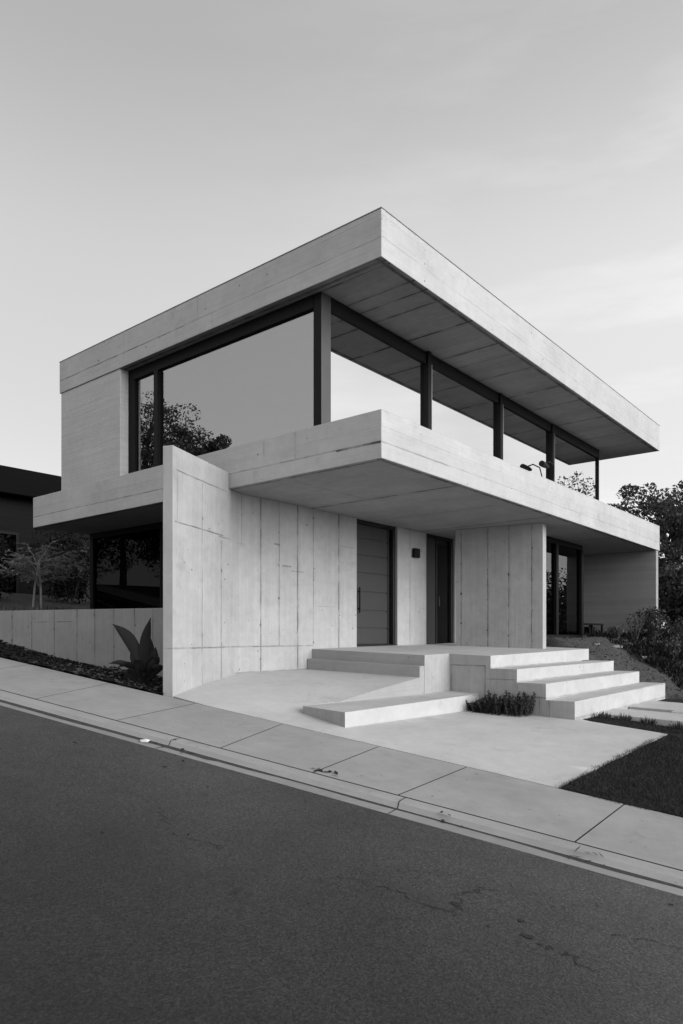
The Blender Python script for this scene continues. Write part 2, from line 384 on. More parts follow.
def strip(mb, prof, a0, a1, step=1.0, mi=0):
    """prof: list of (b, dz) with dz measured from the sidewalk level zs(a, 8)"""
    n = max(1, int(round((a1 - a0) / step)))
    for k in range(n):
        p, q = a0 + (a1 - a0) * k / n, a0 + (a1 - a0) * (k + 1) / n
        for (b0, d0), (b1, d1) in zip(prof, prof[1:]):
            P = []
            for (a, b, d) in ((p, b0, d0), (p, b1, d1), (q, b1, d1), (q, b0, d0)):
                x, y = xy(a, b); P.append((x, y, zs(a, 8) + d))
            mb.face(P[::-1], mi)
W0 = -0.034          # sidewalk level at its kerb edge (b = 6.28), relative to b = 8
R0 = W0 - 0.062
def road_d(b): return R0 + 0.055 * (1 - ((b - 0.0) / 5.86) ** 2)
mb = MB()
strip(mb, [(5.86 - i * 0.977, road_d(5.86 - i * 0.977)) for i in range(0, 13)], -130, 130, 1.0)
# cracks and patches lie on the road surface as a second material
random.seed(5)
def crack(a0, b0, a1, b1, w, n=26, wig=0.05):
    pts = []
    for k in range(n + 1):
        f = k / n
        a = a0 + (a1 - a0) * f + wig * 1.6 * (mnoise.noise(Vector((f * 7, a0 * 3.1, 0))) + 0.5 * mnoise.noise(Vector((f * 23, b0, 3))))
        b = b0 + (b1 - b0) * f + wig * 1.6 * (mnoise.noise(Vector((f * 7, b0 * 2.7, 5))) + 0.5 * mnoise.noise(Vector((f * 23, a0, 9))))
        pts.append((a, b))
    for k in range(n):
        (p, q), (r, s) = pts[k], pts[k + 1]
        da, db = r - p, s - q; L = sqrt(da * da + db * db) or 1
        g = lambda f: w * (0.25 + 0.75 * max(0.0, 0.5 + mnoise.noise(Vector((f * 0.9, a0, b0)))))
        w0, w1 = g(k), g(k + 1)
        if mnoise.noise(Vector((k * 0.35, a1, b1 * 3))) < -0.32: continue
        na, nb_ = -db / L, da / L
        P = []
        for (a, b, ww, sg) in ((p, q, w0, 1), (p, q, w0, -1), (r, s, w1, -1), (r, s, w1, 1)):
            aa, bb = a + na * ww * sg, b + nb_ * ww * sg
            x, y = xy(aa, bb); P.append((x, y, zs(aa, 8) + road_d(bb) + 0.004))
        mb.face(P, 1)
def blot(a, b, r):
    P = []
    for k in range(14):
        an = 2 * pi * k / 14; rr = r * (0.6 + 0.6 * random.random())
        x, y = xy(a + rr * cos(an) * 1.2, b + rr * sin(an) * 1.0); P.append((x, y, zs(a + rr * cos(an) * 1.2, 8) + road_d(b + rr * sin(an) * 1.0) + 0.004))
    mb.face(P, 1)
CRACKS = []
def pix(u, v):
    # road point used when the cracks were surveyed: (a, b)
    k = (u - 341.5) / 701; dx, dy, dz = .7724 + k * .6351, .6351 - k * .7724, (637 - v) / 701
    a, b = ab(dx, dy); c0 = zs(0, 8) + R0 + 0.04
    t = c0 / (dz - 0.145 * a); return (a * t, b * t)
for (u0, v0, u1, v1, w) in ((335, 871, 455, 911, 0.010), (455, 911, 462, 889, 0.006), (462, 889, 490, 886, 0.006), (548, 944, 600, 970, 0.010), (598, 928, 683, 945, 0.007),
                            (150, 800, 170, 822, 0.006), (175, 832, 222, 846, 0.007), (400, 868, 455, 872, 0.004), (600, 900, 560, 905, 0.004), (340, 890, 300, 862, 0.004),
                            (510, 880, 600, 930, 0.003), (60, 760, 150, 800, 0.003)):
    a0, b0 = pix(u0, v0); a1, b1 = pix(u1, v1); crack(a0, b0, a1, b1, w * 0.55)
for (u, v, r) in ((456, 902, 0.05), (527, 934, 0.055), (521, 918, 0.035), (540, 942, 0.02), (488, 924, 0.015), (309, 903, 0.012), (671, 900, 0.03), (75, 740, 0.04), (165, 764, 0.035), (208, 784, 0.02), (102, 832, 0.02)):
    a, b = pix(u, v); blot(a, b, r * 0.62)
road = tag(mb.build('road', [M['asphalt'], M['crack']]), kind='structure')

def joint(a_in, a_out): return (a_in, a_out)
JOINTS = [(-9, -8.7), (-7.2, -6.9), (-5.4, -5.1), (-3.4, -3.1), (-1.3, -1.05), (0.66, 0.92), (2.38, 2.56), (3.5, 3.5), (4.9, 4.67), (6.35, 6.2), (8.0, 7.6), (9.75, 9.4), (11.6, 11.3), (13.5, 13.2), (15.5, 15.2)]
mb = MB(); base = MB()
BI, BO = 7.99, 6.31
strip(base, [(8.0, -0.012), (6.28, W0 - 0.014)], -60, 60, 1.0, 0)
strip(mb, [(8.0, -0.012), (8.0, -0.3)], -60, 60, 1.0, 1)
for (j0, j1) in zip(JOINTS, JOINTS[1:]):
    g = 0.007
    n = 4
    for k in range(n):
        f0, f1 = k / n, (k + 1) / n
        def P(f, bb):
            w = (bb - BO) / (BI - BO)
            lo = j0[1] + (j0[0] - j0[1]) * w + g; hi = j1[1] + (j1[0] - j1[1]) * w - g
            a = lo + (hi - lo) * f; x, y = xy(a, bb); return (x, y, zs(a, bb))
        mb.face([P(f0, BO), P(f0, BI), P(f1, BI), P(f1, BO)][::-1])
strip(mb, [(7.99, 0), (6.31, W0 + 0.0004)], -60, -9.02, 1.0); strip(mb, [(7.99, 0), (6.31, W0 + 0.0004)], 15.6, 60, 1.0)
sw = tag(mb.build('sidewalk', [M['walk'], M['dirt']]), kind='structure')
tag(base.build('sidewalk_bed', M['dirt']), kind='structure')
mb = MB()
strip(mb, [(6.286, W0 - 0.012), (6.286, W0 - 0.001), (6.15, W0 - 0.003), (6.115, W0 - 0.012), (6.09, R0 + 0.012), (6.08, R0)], -60, 60, 0.5, 0)
strip(mb, [(6.08, R0), (5.86, R0 + 0.003), (5.86, R0 - 0.1)], -60, 60, 0.5, 1)
for a in (-6.1, -3.2, -0.35, 2.47, 5.2, 8.3, 11.0, 13.9):
    strip(mb, [(6.284, W0 + 0.002), (6.15, W0 + 0.0005), (6.113, W0 - 0.009), (6.088, R0 + 0.013), (6.077, R0 + 0.003), (5.862, R0 + 0.006)], a, a + 0.011, 0.011, 2)
M['gutter'] = concrete('gutter_concrete', 0.22, grain='n', blotch=0.25, streak=0.1, pits=0.3, seed=16.0, bstr=0.25, wear=0.25, fine=0.14)
tag(mb.build('kerb', [M['kerb'], M['gutter'], M['dirt']]), kind='structure')
# dirt line in the gutter along the kerb foot
mb = MB(); random.seed(8)
a = -8.0
while a < 16:
    L = 0.12; w0 = 0.036 + 0.07 * max(0, mnoise.noise(Vector((a * 0.8, 0, 0))) + 0.15) + (0.05 if a > 4.5 else 0) ; w1 = 0.036 + 0.07 * max(0, mnoise.noise(Vector(((a + L) * 0.8, 0, 0))) + 0.15) + (0.05 if a + L > 4.5 else 0)
    P = []
    for (aa, bb) in ((a, 6.079), (a + L, 6.079), (a + L, 6.079 - w1), (a, 6.079 - w0)):
        x, y = xy(aa, bb); P.append((x, y, zs(aa, 8) + R0 + 0.004))
    mb.face(P[::-1]); a += L
o = mb.build('gutter_dirt', M['dirt']); tag(o, 'dark dirt line lying along the foot of the kerb', 'dirt', kind='stuff')
# far side of the street
mb = MB()
strip(mb, [(-5.864, R0), (-5.88, R0 + 0.1), (-6.1, R0 + 0.11), (-7.7, R0 + 0.14), (-7.7, -0.4)], -100, 100, 1.0)
tag(mb.build('far_sidewalk', M['walk']), kind='structure')

# ------------------------------------------------------------------ the house
X0, Y0, XR = 8.087, 5.91, 22.03
house = empty('concrete_house', (8.087, 5.91, -0.25), 'two storey concrete house with big overhanging roof slab and a strip of mirror glazing', 'house')
def zrb(x, y): return 5.431 + 0.08 * (x - X0) / 14
def zrt(x, y): return 6.126 + 0.125 * (x - X0) / 14
mb = MB()
mb.prism([(X0, Y0), (XR, Y0), (XR, 14.8), (X0, 14.8)], zrb, zrt, 0, 0, 1)
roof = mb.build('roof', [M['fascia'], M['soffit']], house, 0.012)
mb = MB(); e = 0.006
for (x0, x1, y0, y1) in ((X0 - e, XR + e, Y0 - e, Y0 + 0.06), (X0 - e, X0 + 0.06, Y0 + 0.0602, 14.8 + e), (XR - 0.06, XR + e, Y0 + 0.0602, 14.8 + e), (X0 + 0.0602, XR - 0.0602, 14.74, 14.8 + e)):
    mb.prism([(x0, y0), (x1, y0), (x1, y1), (x0, y1)], lambda x, y: zrt(x, y) + 0.001, lambda x, y: zrt(x, y) + 0.012)
mb.build('coping', M['coping'], roof)
mb = MB()
mb.prism([(X0, Y0), (XR, Y0), (XR, 16.0), (X0, 16.0)], 2.554, lambda x, y: 3.259 + 0.03 * (x - X0) / 14, 0, 0, 1)
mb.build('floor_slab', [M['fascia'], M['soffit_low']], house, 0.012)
mb = MB(); mb.box(8.112, 8.36, 12.47, 14.77, 3.259, 5.435)
mb.box(8.36, 20.75, 14.5, 14.77, 3.259, 5.435); mb.box(20.4, 20.75, 11.0, 14.5, 3.259, 5.5)
mb.build('upper_wall', M['upper_wall'], house, 0.008)
# interior partitions
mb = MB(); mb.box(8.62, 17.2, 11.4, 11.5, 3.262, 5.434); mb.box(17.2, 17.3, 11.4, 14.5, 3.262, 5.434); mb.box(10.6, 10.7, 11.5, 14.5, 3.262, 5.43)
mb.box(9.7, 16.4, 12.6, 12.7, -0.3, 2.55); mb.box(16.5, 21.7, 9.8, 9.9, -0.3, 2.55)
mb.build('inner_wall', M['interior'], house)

GY, GX = 7.24, 8.33
def window(parent, name, frame_boxes, panes, gm, fm=None):
    w = MB()
    for bx in frame_boxes: w.box(*bx)
    f = w.build(name, fm or M['frame'], parent, 0.004)
    for p in panes:
        q = MB(); q.face(p); g = q.build('pane', gm, f) if False else None
        q = MB(); P = [Vector(v) for v in p]; n = (P[1] - P[0]).cross(P[2] - P[0]).normalized() * 0.006
        q.mesh([v - n for v in P] + [v + n for v in P], [(3, 2, 1, 0), (4, 5, 6, 7), (0, 1, 5, 4), (1, 2, 6, 5), (2, 3, 7, 6), (3, 0, 4, 7)])
        q.build('glass_pane', gm, f)
    return f
zt = 5.22; zb = 3.262
# front strip of four panes along Y = GY
xs = [8.54, 11.41, 14.40, 17.29, 20.69]
fb = []
for x in xs[1:-1]: fb.append((x - 0.06, x + 0.06, GY - 0.05, GY + 0.16, zb, 5.44))
fb.append((xs[-1] - 0.016, xs[-1] + 0.016, GY - 0.01, GY + 0.05, zb, 5.49))
px_ = [8.54] + xs[1:]
for i in range(4):
    x0 = xs[i] + (0.06 if i else 0.0); x1 = xs[i + 1] - (0.06 if i < 3 else 0.025)
    fb.append((x0 + 0.001, x1 - 0.001, GY + 0.0, GY + 0.12, zt + 0.012 * i, 5.43 + 0.018 * i))
    fb.append((x0 + 0.001, x1 - 0.001, GY + 0.02, GY + 0.08, zb, zb + 0.06))
panes = [[(xs[i] + 0.03, GY + 0.05, zb + 0.06), (xs[i + 1] - 0.02, GY + 0.05, zb + 0.06), (xs[i + 1] - 0.02, GY + 0.05, zt + 0.01), (xs[i] + 0.03, GY + 0.05, zt + 0.01)] for i in range(4)]
fw = window(house, 'front_window', fb, panes, M['glass'])
for x in xs[1:-1]:
    q = MB(); q.box(x + 0.0605, x + 0.078, GY - 0.045, GY + 0.04, zb, zt); q.build('edge_glint', M['glint'], fw)  # pale strip painting a glint along the mullion's right edge
# glazed end at X = 20.69
window(house, 'end_window', [(20.67, 20.71, GY + 0.06, 11.0, zb, zb + 0.05), (20.66, 20.72, 9.0, 9.06, zb + 0.05, 5.2)],
       [[(20.69, GY + 0.06, zb + 0.05), (20.69, 9.0, zb + 0.05), (20.69, 9.0, 5.4), (20.69, GY + 0.06, 5.4)], [(20.69, 9.06, zb + 0.05), (20.69, 11.0, zb + 0.05), (20.69, 11.0, 5.4), (20.69, 9.06, 5.4)]], M['dark_glass'])
# left facade: narrow pane and large pane
yl = [GY + 0.17, 11.42, 12.46]
fb = [(GX - 0.05, GX + 0.1, 11.46, 11.58, zb, zt), (GX - 0.03, GX + 0.1, 12.26, 12.465, zb, zt), (GX - 0.03, GX + 0.12, GY + 0.172, 12.465, zt, 5.428),
      (GX - 0.01, GX + 0.08, GY + 0.172, 11.458, zb, zb + 0.06), (GX - 0.01, GX + 0.08, 11.582, 12.258, zb, zb + 0.06)]
window(house, 'side_window', fb, [[(GX + 0.03, 11.48, zb + 0.05), (GX + 0.03, GY + 0.15, zb + 0.05), (GX + 0.03, GY + 0.15, zt + 0.02), (GX + 0.03, 11.48, zt + 0.02)],
                                 [(GX + 0.03, 12.28, zb + 0.05), (GX + 0.03, 11.56, zb + 0.05), (GX + 0.03, 11.56, zt + 0.02), (GX + 0.03, 12.28, zt + 0.02)]], M['side_glass'])
mb = MB(); mb.box(8.31, 8.54, GY, GY + 0.17, zb, 5.434, 0)
mb.f, mb.mi = mb.f, [0, 0, 1, 0, 0, 0]  # front face lighter in colour, standing in for light reflected off the slab
mb.build('corner_post', [M['frame'], M['post']], house, 0.004)

# entrance wall: angled fin, bend, straight wall with two full height doors
T = Vector((6.40, 8.48)); Bn = Vector((8.45, 9.30)); fd = (Bn - T).normalized(); fn = Vector((-fd.y, fd.x)) * 0.17
K = T + fd * ((8.082 - T.x) / fd.x)
def wall_uv(co, n):
    if n.y < -0.5:
        if co[0] < 8.46: return ((Vector((co[0], co[1])) - T).dot(fd), co[2])
        return (2.208 + co[0] - 8.45, co[2])
    if abs(n.z) > 0.7: return (co[0], co[1])
    return (co[1] * 1.3 + 20, co[2])
mb = MB()
mb.prism([tuple(T), tuple(K), tuple(K + fn), tuple(T + fn)], -1.6, 2.83, [0, 1, 1, 1], 1, 1)
K2 = T + fd * ((8.0825 - T.x) / fd.x)
mb.prism([tuple(K2), tuple(Bn), (11.83, 9.30), (11.83, 9.52), (8.30, 9.52), tuple(K2 + fn * 0.9)], -1.6, 2.552, [0, 0, 1, 1, 1, 1], 1, 1)
mb.prism([(13.35, 9.30), (14.59, 9.30), (14.59, 9.52), (13.35, 9.52)], -0.6, 2.552, [0, 1, 1, 1], 1, 1)
mb.prism([(15.95, 9.30), (16.9, 9.30), (16.9, 9.52), (15.95, 9.52)], -0.6, 2.552, [0, 1, 1, 1], 1, 1)
mb.build('entrance_wall', [M['wall'], M['wall_plain']], house, 0.008, uvfun=wall_uv)
# return wall linking the entrance wall to the garden glazing
mb = MB(); mb.box(16.72, 16.9, 7.3, 9.298, -0.5, 2.552); mb.build('return_wall', M['wall_plain'], house)
mb = MB()
mb.prism([(14.60, 8.50), (14.95, 6.47), (15.25, 6.52), (14.90, 8.55)], -0.6, 2.552)
mb.build('blade_wall', M['blade'], house, 0.008, uvfun=lambda co, n: (-co[1], co[2]) if abs(n.x) > 0.7 else (co[0], co[2] if abs(n.z) < 0.7 else co[1]))
mb = MB(); mb.box(21.78, 22.0, 5.94, 15.72, -0.6, 2.552); mb.build('end_wall', M['end_wall'], house, 0.008)
mb = MB(); mb.box(11.0, 21.77, 15.5, 15.72, -0.6, 2.552); mb.box(9.4, 21.77, 9.7, 15.4, -0.5, 0.40); mb.build('rear_wall', M['wall_plain'], house)
mb = MB(); mb.box(16.1, 21.7, 7.30, 9.29, -0.8, -0.03); mb.build('garden_plinth', M['wall_plain'], house)

# doors
d1 = MB()
pz_ = lambda x: -0.2 + 0.013 * (x - 13)
d1.box(11.83, 11.905, 9.36, 9.50, -0.27, 2.55); d1.box(13.27, 13.349, 9.36, 9.50, -0.24, 2.55); d1.box(11.906, 13.269, 9.36, 9.50, 2.47, 2.55); d1.box(13.06, 13.10, 9.37, 9.49, -0.24, 2.469)
d1.box(11.906, 13.059, 9.36, 9.5, -0.30, -0.17)
d1.box(13.101, 13.269, 9.36, 9.5, -0.30, -0.17)
door = d1.build('front_door', M['door_frame'], house, 0.004)
p = MB(); zz = [-0.165, 0.19, 0.58, 0.99, 1.40, 1.79, 2.15, 2.465]
for k in range(7): p.box(11.91, 13.055, 9.385, 9.44, zz[k] + 0.015, zz[k + 1] - 0.015)
p.box(11.91, 13.055, 9.405, 9.45, -0.165, 2.466)
p.build('door_panel', M['door'], door, 0.003)
g = MB(); g.box(13.101, 13.269, 9.42, 9.43, -0.168, 2.469); g.build('side_light', M['dark_glass'], door)
h = MB(); h.box(11.965, 11.995, 9.325, 9.350, 0.52, 1.08); h.box(11.97, 11.99, 9.350, 9.385, 0.60, 0.63); h.box(11.97, 11.99, 9.350, 9.385, 0.97, 1.0); h.build('handle', M['black'], door, 0.003)
d2 = MB()
d2.box(14.591, 14.72, 9.36, 9.5, -0.24, 2.55); d2.box(15.87, 15.948, 9.36, 9.5, -0.24, 2.55); d2.box(14.721, 15.869, 9.36, 9.5, 2.48, 2.55); d2.box(15.16, 15.20, 9.37, 9.49, -0.22, 2.479); d2.box(14.721, 15.159, 9.36, 9.5, -0.3, -0.165); d2.box(15.201, 15.869, 9.36, 9.5, -0.3, -0.165)
dd = d2.build('glazed_door', M['door_frame'], house, 0.004)
p = MB(); p.box(14.722, 15.158, 9.40, 9.45, -0.164, 2.478); p.build('door_panel', M['door'], dd)
g = MB(); g.box(15.201, 15.869, 9.42, 9.43, -0.164, 2.478); g.build('glass_pane', M['dark_glass'], dd)
h = MB(); h.box(15.24, 15.265, 9.335, 9.36, 0.78, 1.02); h.box(15.243, 15.262, 9.36, 9.42, 0.82, 0.84); h.box(15.243, 15.262, 9.36, 9.42, 0.96, 0.98); h.build('handle', M['post'], dd, 0.003)
# garden glazing under the slab, right of the blade wall
fb = [(16.92, 19.42, GY, GY + 0.12, 2.42, 2.551), (17.52, 17.66, GY - 0.03, GY + 0.13, 0.06, 2.419), (19.28, 19.42, GY - 0.03, GY + 0.13, 0.06, 2.419), (16.92, 19.42, GY, GY + 0.12, -0.02, 0.059)]
gw = window(house, 'garden_window', fb, [[(16.92, GY + 0.05, 0.06), (17.54, GY + 0.05, 0.06), (17.54, GY + 0.05, 2.42), (16.92, GY + 0.05, 2.42)], [(17.64, GY + 0.05, 0.06), (19.3, GY + 0.05, 0.06), (19.3, GY + 0.05, 2.42), (17.64, GY + 0.05, 2.42)]], M['dark_glass'])
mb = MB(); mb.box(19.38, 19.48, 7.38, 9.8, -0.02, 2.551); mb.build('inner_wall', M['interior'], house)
# lower glazing on the left, set back under the slab
fb = [(9.45, 9.57, 15.70, 15.84, 0.42, 2.551), (9.46, 9.56, 9.75, 15.699, 2.42, 2.551), (9.46, 9.56, 9.75, 15.699, 0.42, 0.50), (9.48, 9.54, 12.97, 13.03, 0.501, 2.419)]
window(house, 'lower_window', fb, [[(9.51, 12.96, 0.5), (9.51, 9.75, 0.5), (9.51, 9.75, 2.42), (9.51, 12.96, 2.42)], [(9.51, 15.71, 0.5), (9.51, 13.04, 0.5), (9.51, 13.04, 2.42), (9.51, 15.71, 2.42)]], M['black_glass'])

# ------------------------------------------------------------------ porch and stairs
def zp(x, y): return -0.2 + 0.031 * (y - 9.3) + 0.013 * (x - 13)
st = empty('entrance_stairs', (11.22, 5.82, -1.3), 'pale concrete porch with four broad steps leading down to the paved forecourt', 'stairs')
mb = MB()
mb.prism([(10.39, 9.298), (10.39, 6.66), (11.22, 6.66), (11.22, 5.82), (16.0, 5.82), (16.15, 7.29), (16.05, 9.298)], -1.6, zp, [3, 1, 1, 0, 0, 0, 0], 0, 0)  # front face by the left steps uses darker concrete to paint overhang shade
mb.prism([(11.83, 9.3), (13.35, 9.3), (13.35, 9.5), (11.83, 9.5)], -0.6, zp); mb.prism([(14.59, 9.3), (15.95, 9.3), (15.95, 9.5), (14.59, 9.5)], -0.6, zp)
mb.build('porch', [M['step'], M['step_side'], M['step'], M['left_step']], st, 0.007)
for (yf, yb, zl, zr, xr) in ((5.32, 5.818, -0.553, -0.537, 16.18), (4.80, 5.318, -0.781, -0.765, 16.3), (4.31, 4.798, -1.052, -1.016, 16.5)):
    mb = MB(); f = lambda x, y, zl=zl, zr=zr, xr=xr: zl + (zr - zl) * (x - 11.22) / (xr - 11.22)
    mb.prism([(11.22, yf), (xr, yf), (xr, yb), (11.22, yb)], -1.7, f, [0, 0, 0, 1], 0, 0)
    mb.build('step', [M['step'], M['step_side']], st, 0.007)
mb = MB(); mb.prism([(10.24, 9.29), (10.24, 6.664), (10.388, 6.664), (10.388, 9.29)], -1.2, lambda x, y: zp(x, y) - 0.19)
mb.build('step', M['left_step'], st, 0.006)
# long low slab step
T6 = [(7.31, 5.95, -1.014), (11.215, 6.05, -1.014), (11.215, 6.668, -0.985), (10.30, 6.77, -0.965), (7.60, 6.98, -1.014)]
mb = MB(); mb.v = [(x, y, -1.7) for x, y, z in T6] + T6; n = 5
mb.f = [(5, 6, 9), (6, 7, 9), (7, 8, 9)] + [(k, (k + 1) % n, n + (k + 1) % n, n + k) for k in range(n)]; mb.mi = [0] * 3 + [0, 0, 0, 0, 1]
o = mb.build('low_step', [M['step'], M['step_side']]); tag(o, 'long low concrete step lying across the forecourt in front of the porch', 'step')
# sloping entrance landing and forecourt
def sheet(name, polys, mat, skirt=0.5, kind='structure'):
    m = MB()
    for P in polys:
        # fan subdivision around the middle keeps the warped sheet smooth
        c = [sum(p[i] for p in P) / len(P) for i in range(3)]
        for k in range(len(P)): m.face([P[k], P[(k + 1) % len(P)], c])
        for k in range(len(P)):
            a, b = P[k], P[(k + 1) % len(P)]
            m.face([(a[0], a[1], a[2] - skirt), (b[0], b[1], b[2] - skirt), b, a])
    return tag(m.build(name, mat), kind=kind)
def sp(a, b=8.012, dz=0.001):
    x, y = xy(a, b); return (x, y, zs(a, 8) + dz)
L1 = (6.41, 8.478, -0.873); L2 = (8.45, 9.296, -0.645); L3 = (10.245, 9.296, -0.635); L4 = (10.245, 6.665, -0.70); L5 = (7.60, 6.98, -1.12); L6 = (7.31, 5.96, -1.215)
m = MB()
ctr = (8.5, 8.0, -0.82)
ring = [L1, sp(6.2), sp(5.3), sp(4.4), L6, L5, (8.9, 6.83, -0.90), L4, (10.245, 8, -0.665), L3, L2, (7.4, 8.877, -0.74)]
# sampled height field inside the ring for a smooth warped slab
def inside(x, y, R):
    c = False; j = len(R) - 1
    for i in range(len(R)):
        if (R[i][1] > y) != (R[j][1] > y) and x < (R[j][0] - R[i][0]) * (y - R[i][1]) / (R[j][1] - R[i][1]) + R[i][0]: c = not c
        j = i
    return c
from mathutils.geometry import delaunay_2d_cdt
from mathutils.bvhtree import BVHTree
def warped(name, ring, mat, step=0.35, skirt=0.4, extra=()):
    pts = []; zs_ = []
    R = []
    for k in range(len(ring)):
        a, b = Vector(ring[k]), Vector(ring[(k + 1) % len(ring)])
        n = max(1, int((b - a).length / step))
        for i in range(n): R.append(a.lerp(b, i / n))
    xs_ = [p.x for p in R]; ys_ = [p.y for p in R]
    inner = []
    x = min(xs_) + step / 2
    while x < max(xs_):
        y = min(ys_) + step / 2
        while y < max(ys_):
            if inside(x, y, R) and min((p.x - x) ** 2 + (p.y - y) ** 2 for p in R) > (step * 0.45) ** 2: inner.append(Vector((x, y)))
            y += step
        x += step
    V = [Vector((p.x, p.y)) for p in R] + inner
    ov, oe, of, _, _, _ = delaunay_2d_cdt(V, [], [list(range(len(R)))], 1, 1e-5)
    key = {(round(p.x, 4), round(p.y, 4)): p.z for p in R}
    fixed = [key.get((round(v.x, 4), round(v.y, 4))) for v in ov]
    nb_ = [set() for _ in ov]
    for f in of:
        for q in range(len(f)): nb_[f[q]].add(f[(q + 1) % len(f)]); nb_[f[(q + 1) % len(f)]].add(f[q])
    mean = sum(p.z for p in R) / len(R)
    Z = [mean if z is None else z for z in fixed]
    for _ in range(400):
        for q in range(len(ov)):
            if fixed[q] is None: Z[q] = sum(Z[r] for r in nb_[q]) / len(nb_[q])
    m = MB(); top = [(v.x, v.y, z) for v, z in zip(ov, Z)]; tf = []
    for f in of:
        a, b, c = (Vector(top[f[0]]), Vector(top[f[1]]), Vector(top[f[2]]))
        tf.append(tuple(f) if (b - a).cross(c - a).z > 0 else tuple(reversed(f)))
    m.mesh(top, tf)
    area = sum(R[i].x * R[(i + 1) % len(R)].y - R[(i + 1) % len(R)].x * R[i].y for i in range(len(R)))
    for i in range(len(R)):
        a, b = R[i], R[(i + 1) % len(R)]
        if area < 0: a, b = b, a
        m.face([(a.x, a.y, a.z - skirt), (b.x, b.y, b.z - skirt), tuple(b), tuple(a)], 1)
    o = m.build(name, [mat, M['left_step'] if mat == M['slab'] else mat]); tag(o, kind='structure')  # slab skirts take darker concrete to dim their sunlit faces in colour
    o.data.polygons.foreach_set('use_smooth', [True] * len(tf) + [False] * (len(m.f) - len(tf)))
    return o, BVHTree.FromPolygons(top, tf)
warped('landing', ring, M['slab'])
F1 = (7.30, 5.945, -1.222); F2 = (11.22, 6.05, -1.285); F3 = (11.22, 4.30, -1.35); F3b = (11.45, 4.30, -1.352); F4 = (11.04, 2.85, -1.43)
warped('forecourt', [sp(4.375), F1, F2, F3, F3b, (11.36, 4.1, -1.37), F4, (9.3, 2.96, -1.545), sp(1.355), sp(2.3), sp(3.4)], M['slab'])

# ------------------------------------------------------------------ lawn, planting beds, mound
def lawn_z(x, y):
    a, b = ab(x, y); w = max(0.0, min(1.0, (b - 8) / 4.0))
    zf = -1.445 + 0.1 * min(0.0, y - 2.9)
    return zs(a, 8) * (1 - w) + zf * w - 0.015
random.seed(3)
LR = []
for a in (1.30, 0.4, -0.6, -1.8, -3.2, -5, -7, -9): LR.append(xy(a, 8.012))
LR += [(14.5, -10.5), (16, -6), (16.4, 0), (16.4, 4.28), (11.46, 4.28), (11.37, 4.1), (11.05, 2.84), (9.3, 2.945)]
LZ = [(x, y, lawn_z(x, y)) for x, y in LR]
LZ[-1] = (9.3, 2.945, -1.556); LZ[-2] = (11.05, 2.84, -1.442); LZ[-3] = (11.37, 4.1, -1.385); LZ[-4] = (11.46, 4.28, -1.37)
LZ[0] = (LZ[0][0], LZ[0][1], zs(1.30, 8) - 0.012)
_, lawn_bvh = warped('lawn', LZ, M['soil'], step=0.5)
def lawn_h(x, y):
    h = lawn_bvh.ray_cast(Vector((x, y, 5)), Vector((0, 0, -1)))[0]
    return h.z if h else lawn_z(x, y)
g = MB(); cnt = 0
RL = [Vector((x, y)) for x, y in LR]
vv = []; ff = []
while cnt < 95000:
    # thicker close to the camera
    x = random.uniform(7.4, 16.4); y = random.uniform(-4.0, 4.28)
    dep = .7724 * x + .6351 * y; lat = .6351 * x - .7724 * y
    if lat / dep > 0.62: continue
    if not inside(x, y, RL): continue
    if 12.28 < x < 15.5 and y > -9: continue
    cnt += 1
    z = lawn_h(x, y); h = random.uniform(0.015, 0.038) * (1.25 if mnoise.noise(Vector((x * 3, y * 3, 0))) > 0.1 else 1); an = random.uniform(0, 2 * pi); w = random.uniform(0.0025, 0.005)
    lx, ly = random.gauss(0, 0.02), random.gauss(0, 0.02); i = len(vv)
    vv += [(x - w * cos(an), y - w * sin(an), z - 0.004), (x + w * cos(an), y + w * sin(an), z - 0.004), (x + lx, y + ly, z + h)]
    ff.append((i, i + 1, i + 2))
for k in range(5200):
    # ragged fringe along the forecourt and the sidewalk
    if k % 2: p = Vector((7.51, 3.07)).lerp(Vector((11.05, 2.85)), random.random()); o_ = Vector((0.03, 1))
    else:
        p = Vector(xy(1.30, 8.012)).lerp(Vector(xy(-2.5, 8.012)), random.random()); o_ = Vector((-1, -0.2))
    d = abs(random.gauss(0, 0.022)) * (1.6 if mnoise.noise(Vector((p.x * 2.3, p.y * 2.3, 4))) > 0.05 else 0.5) - 0.015
    x, y = p.x + o_.x * d, p.y + o_.y * d; z = lawn_h(p.x - o_.x * 0.05, p.y - o_.y * 0.05)
    h = random.uniform(0.02, 0.055); an = random.uniform(0, 2 * pi); w = random.uniform(0.0025, 0.005); i = len(vv)
    vv += [(x - w * cos(an), y - w * sin(an), z - 0.004), (x + w * cos(an), y + w * sin(an), z - 0.004), (x + random.gauss(0, 0.02) + o_.x * 0.02, y + random.gauss(0, 0.02) + o_.y * 0.02, z + h)]
    ff.append((i, i + 1, i + 2))
g.v = vv; g.f = ff; g.mi = [0] * len(ff)
tag(g.build('lawn_grass', M['grass']), 'short dark grass of the lawn beside the forecourt', 'grass', kind='stuff')

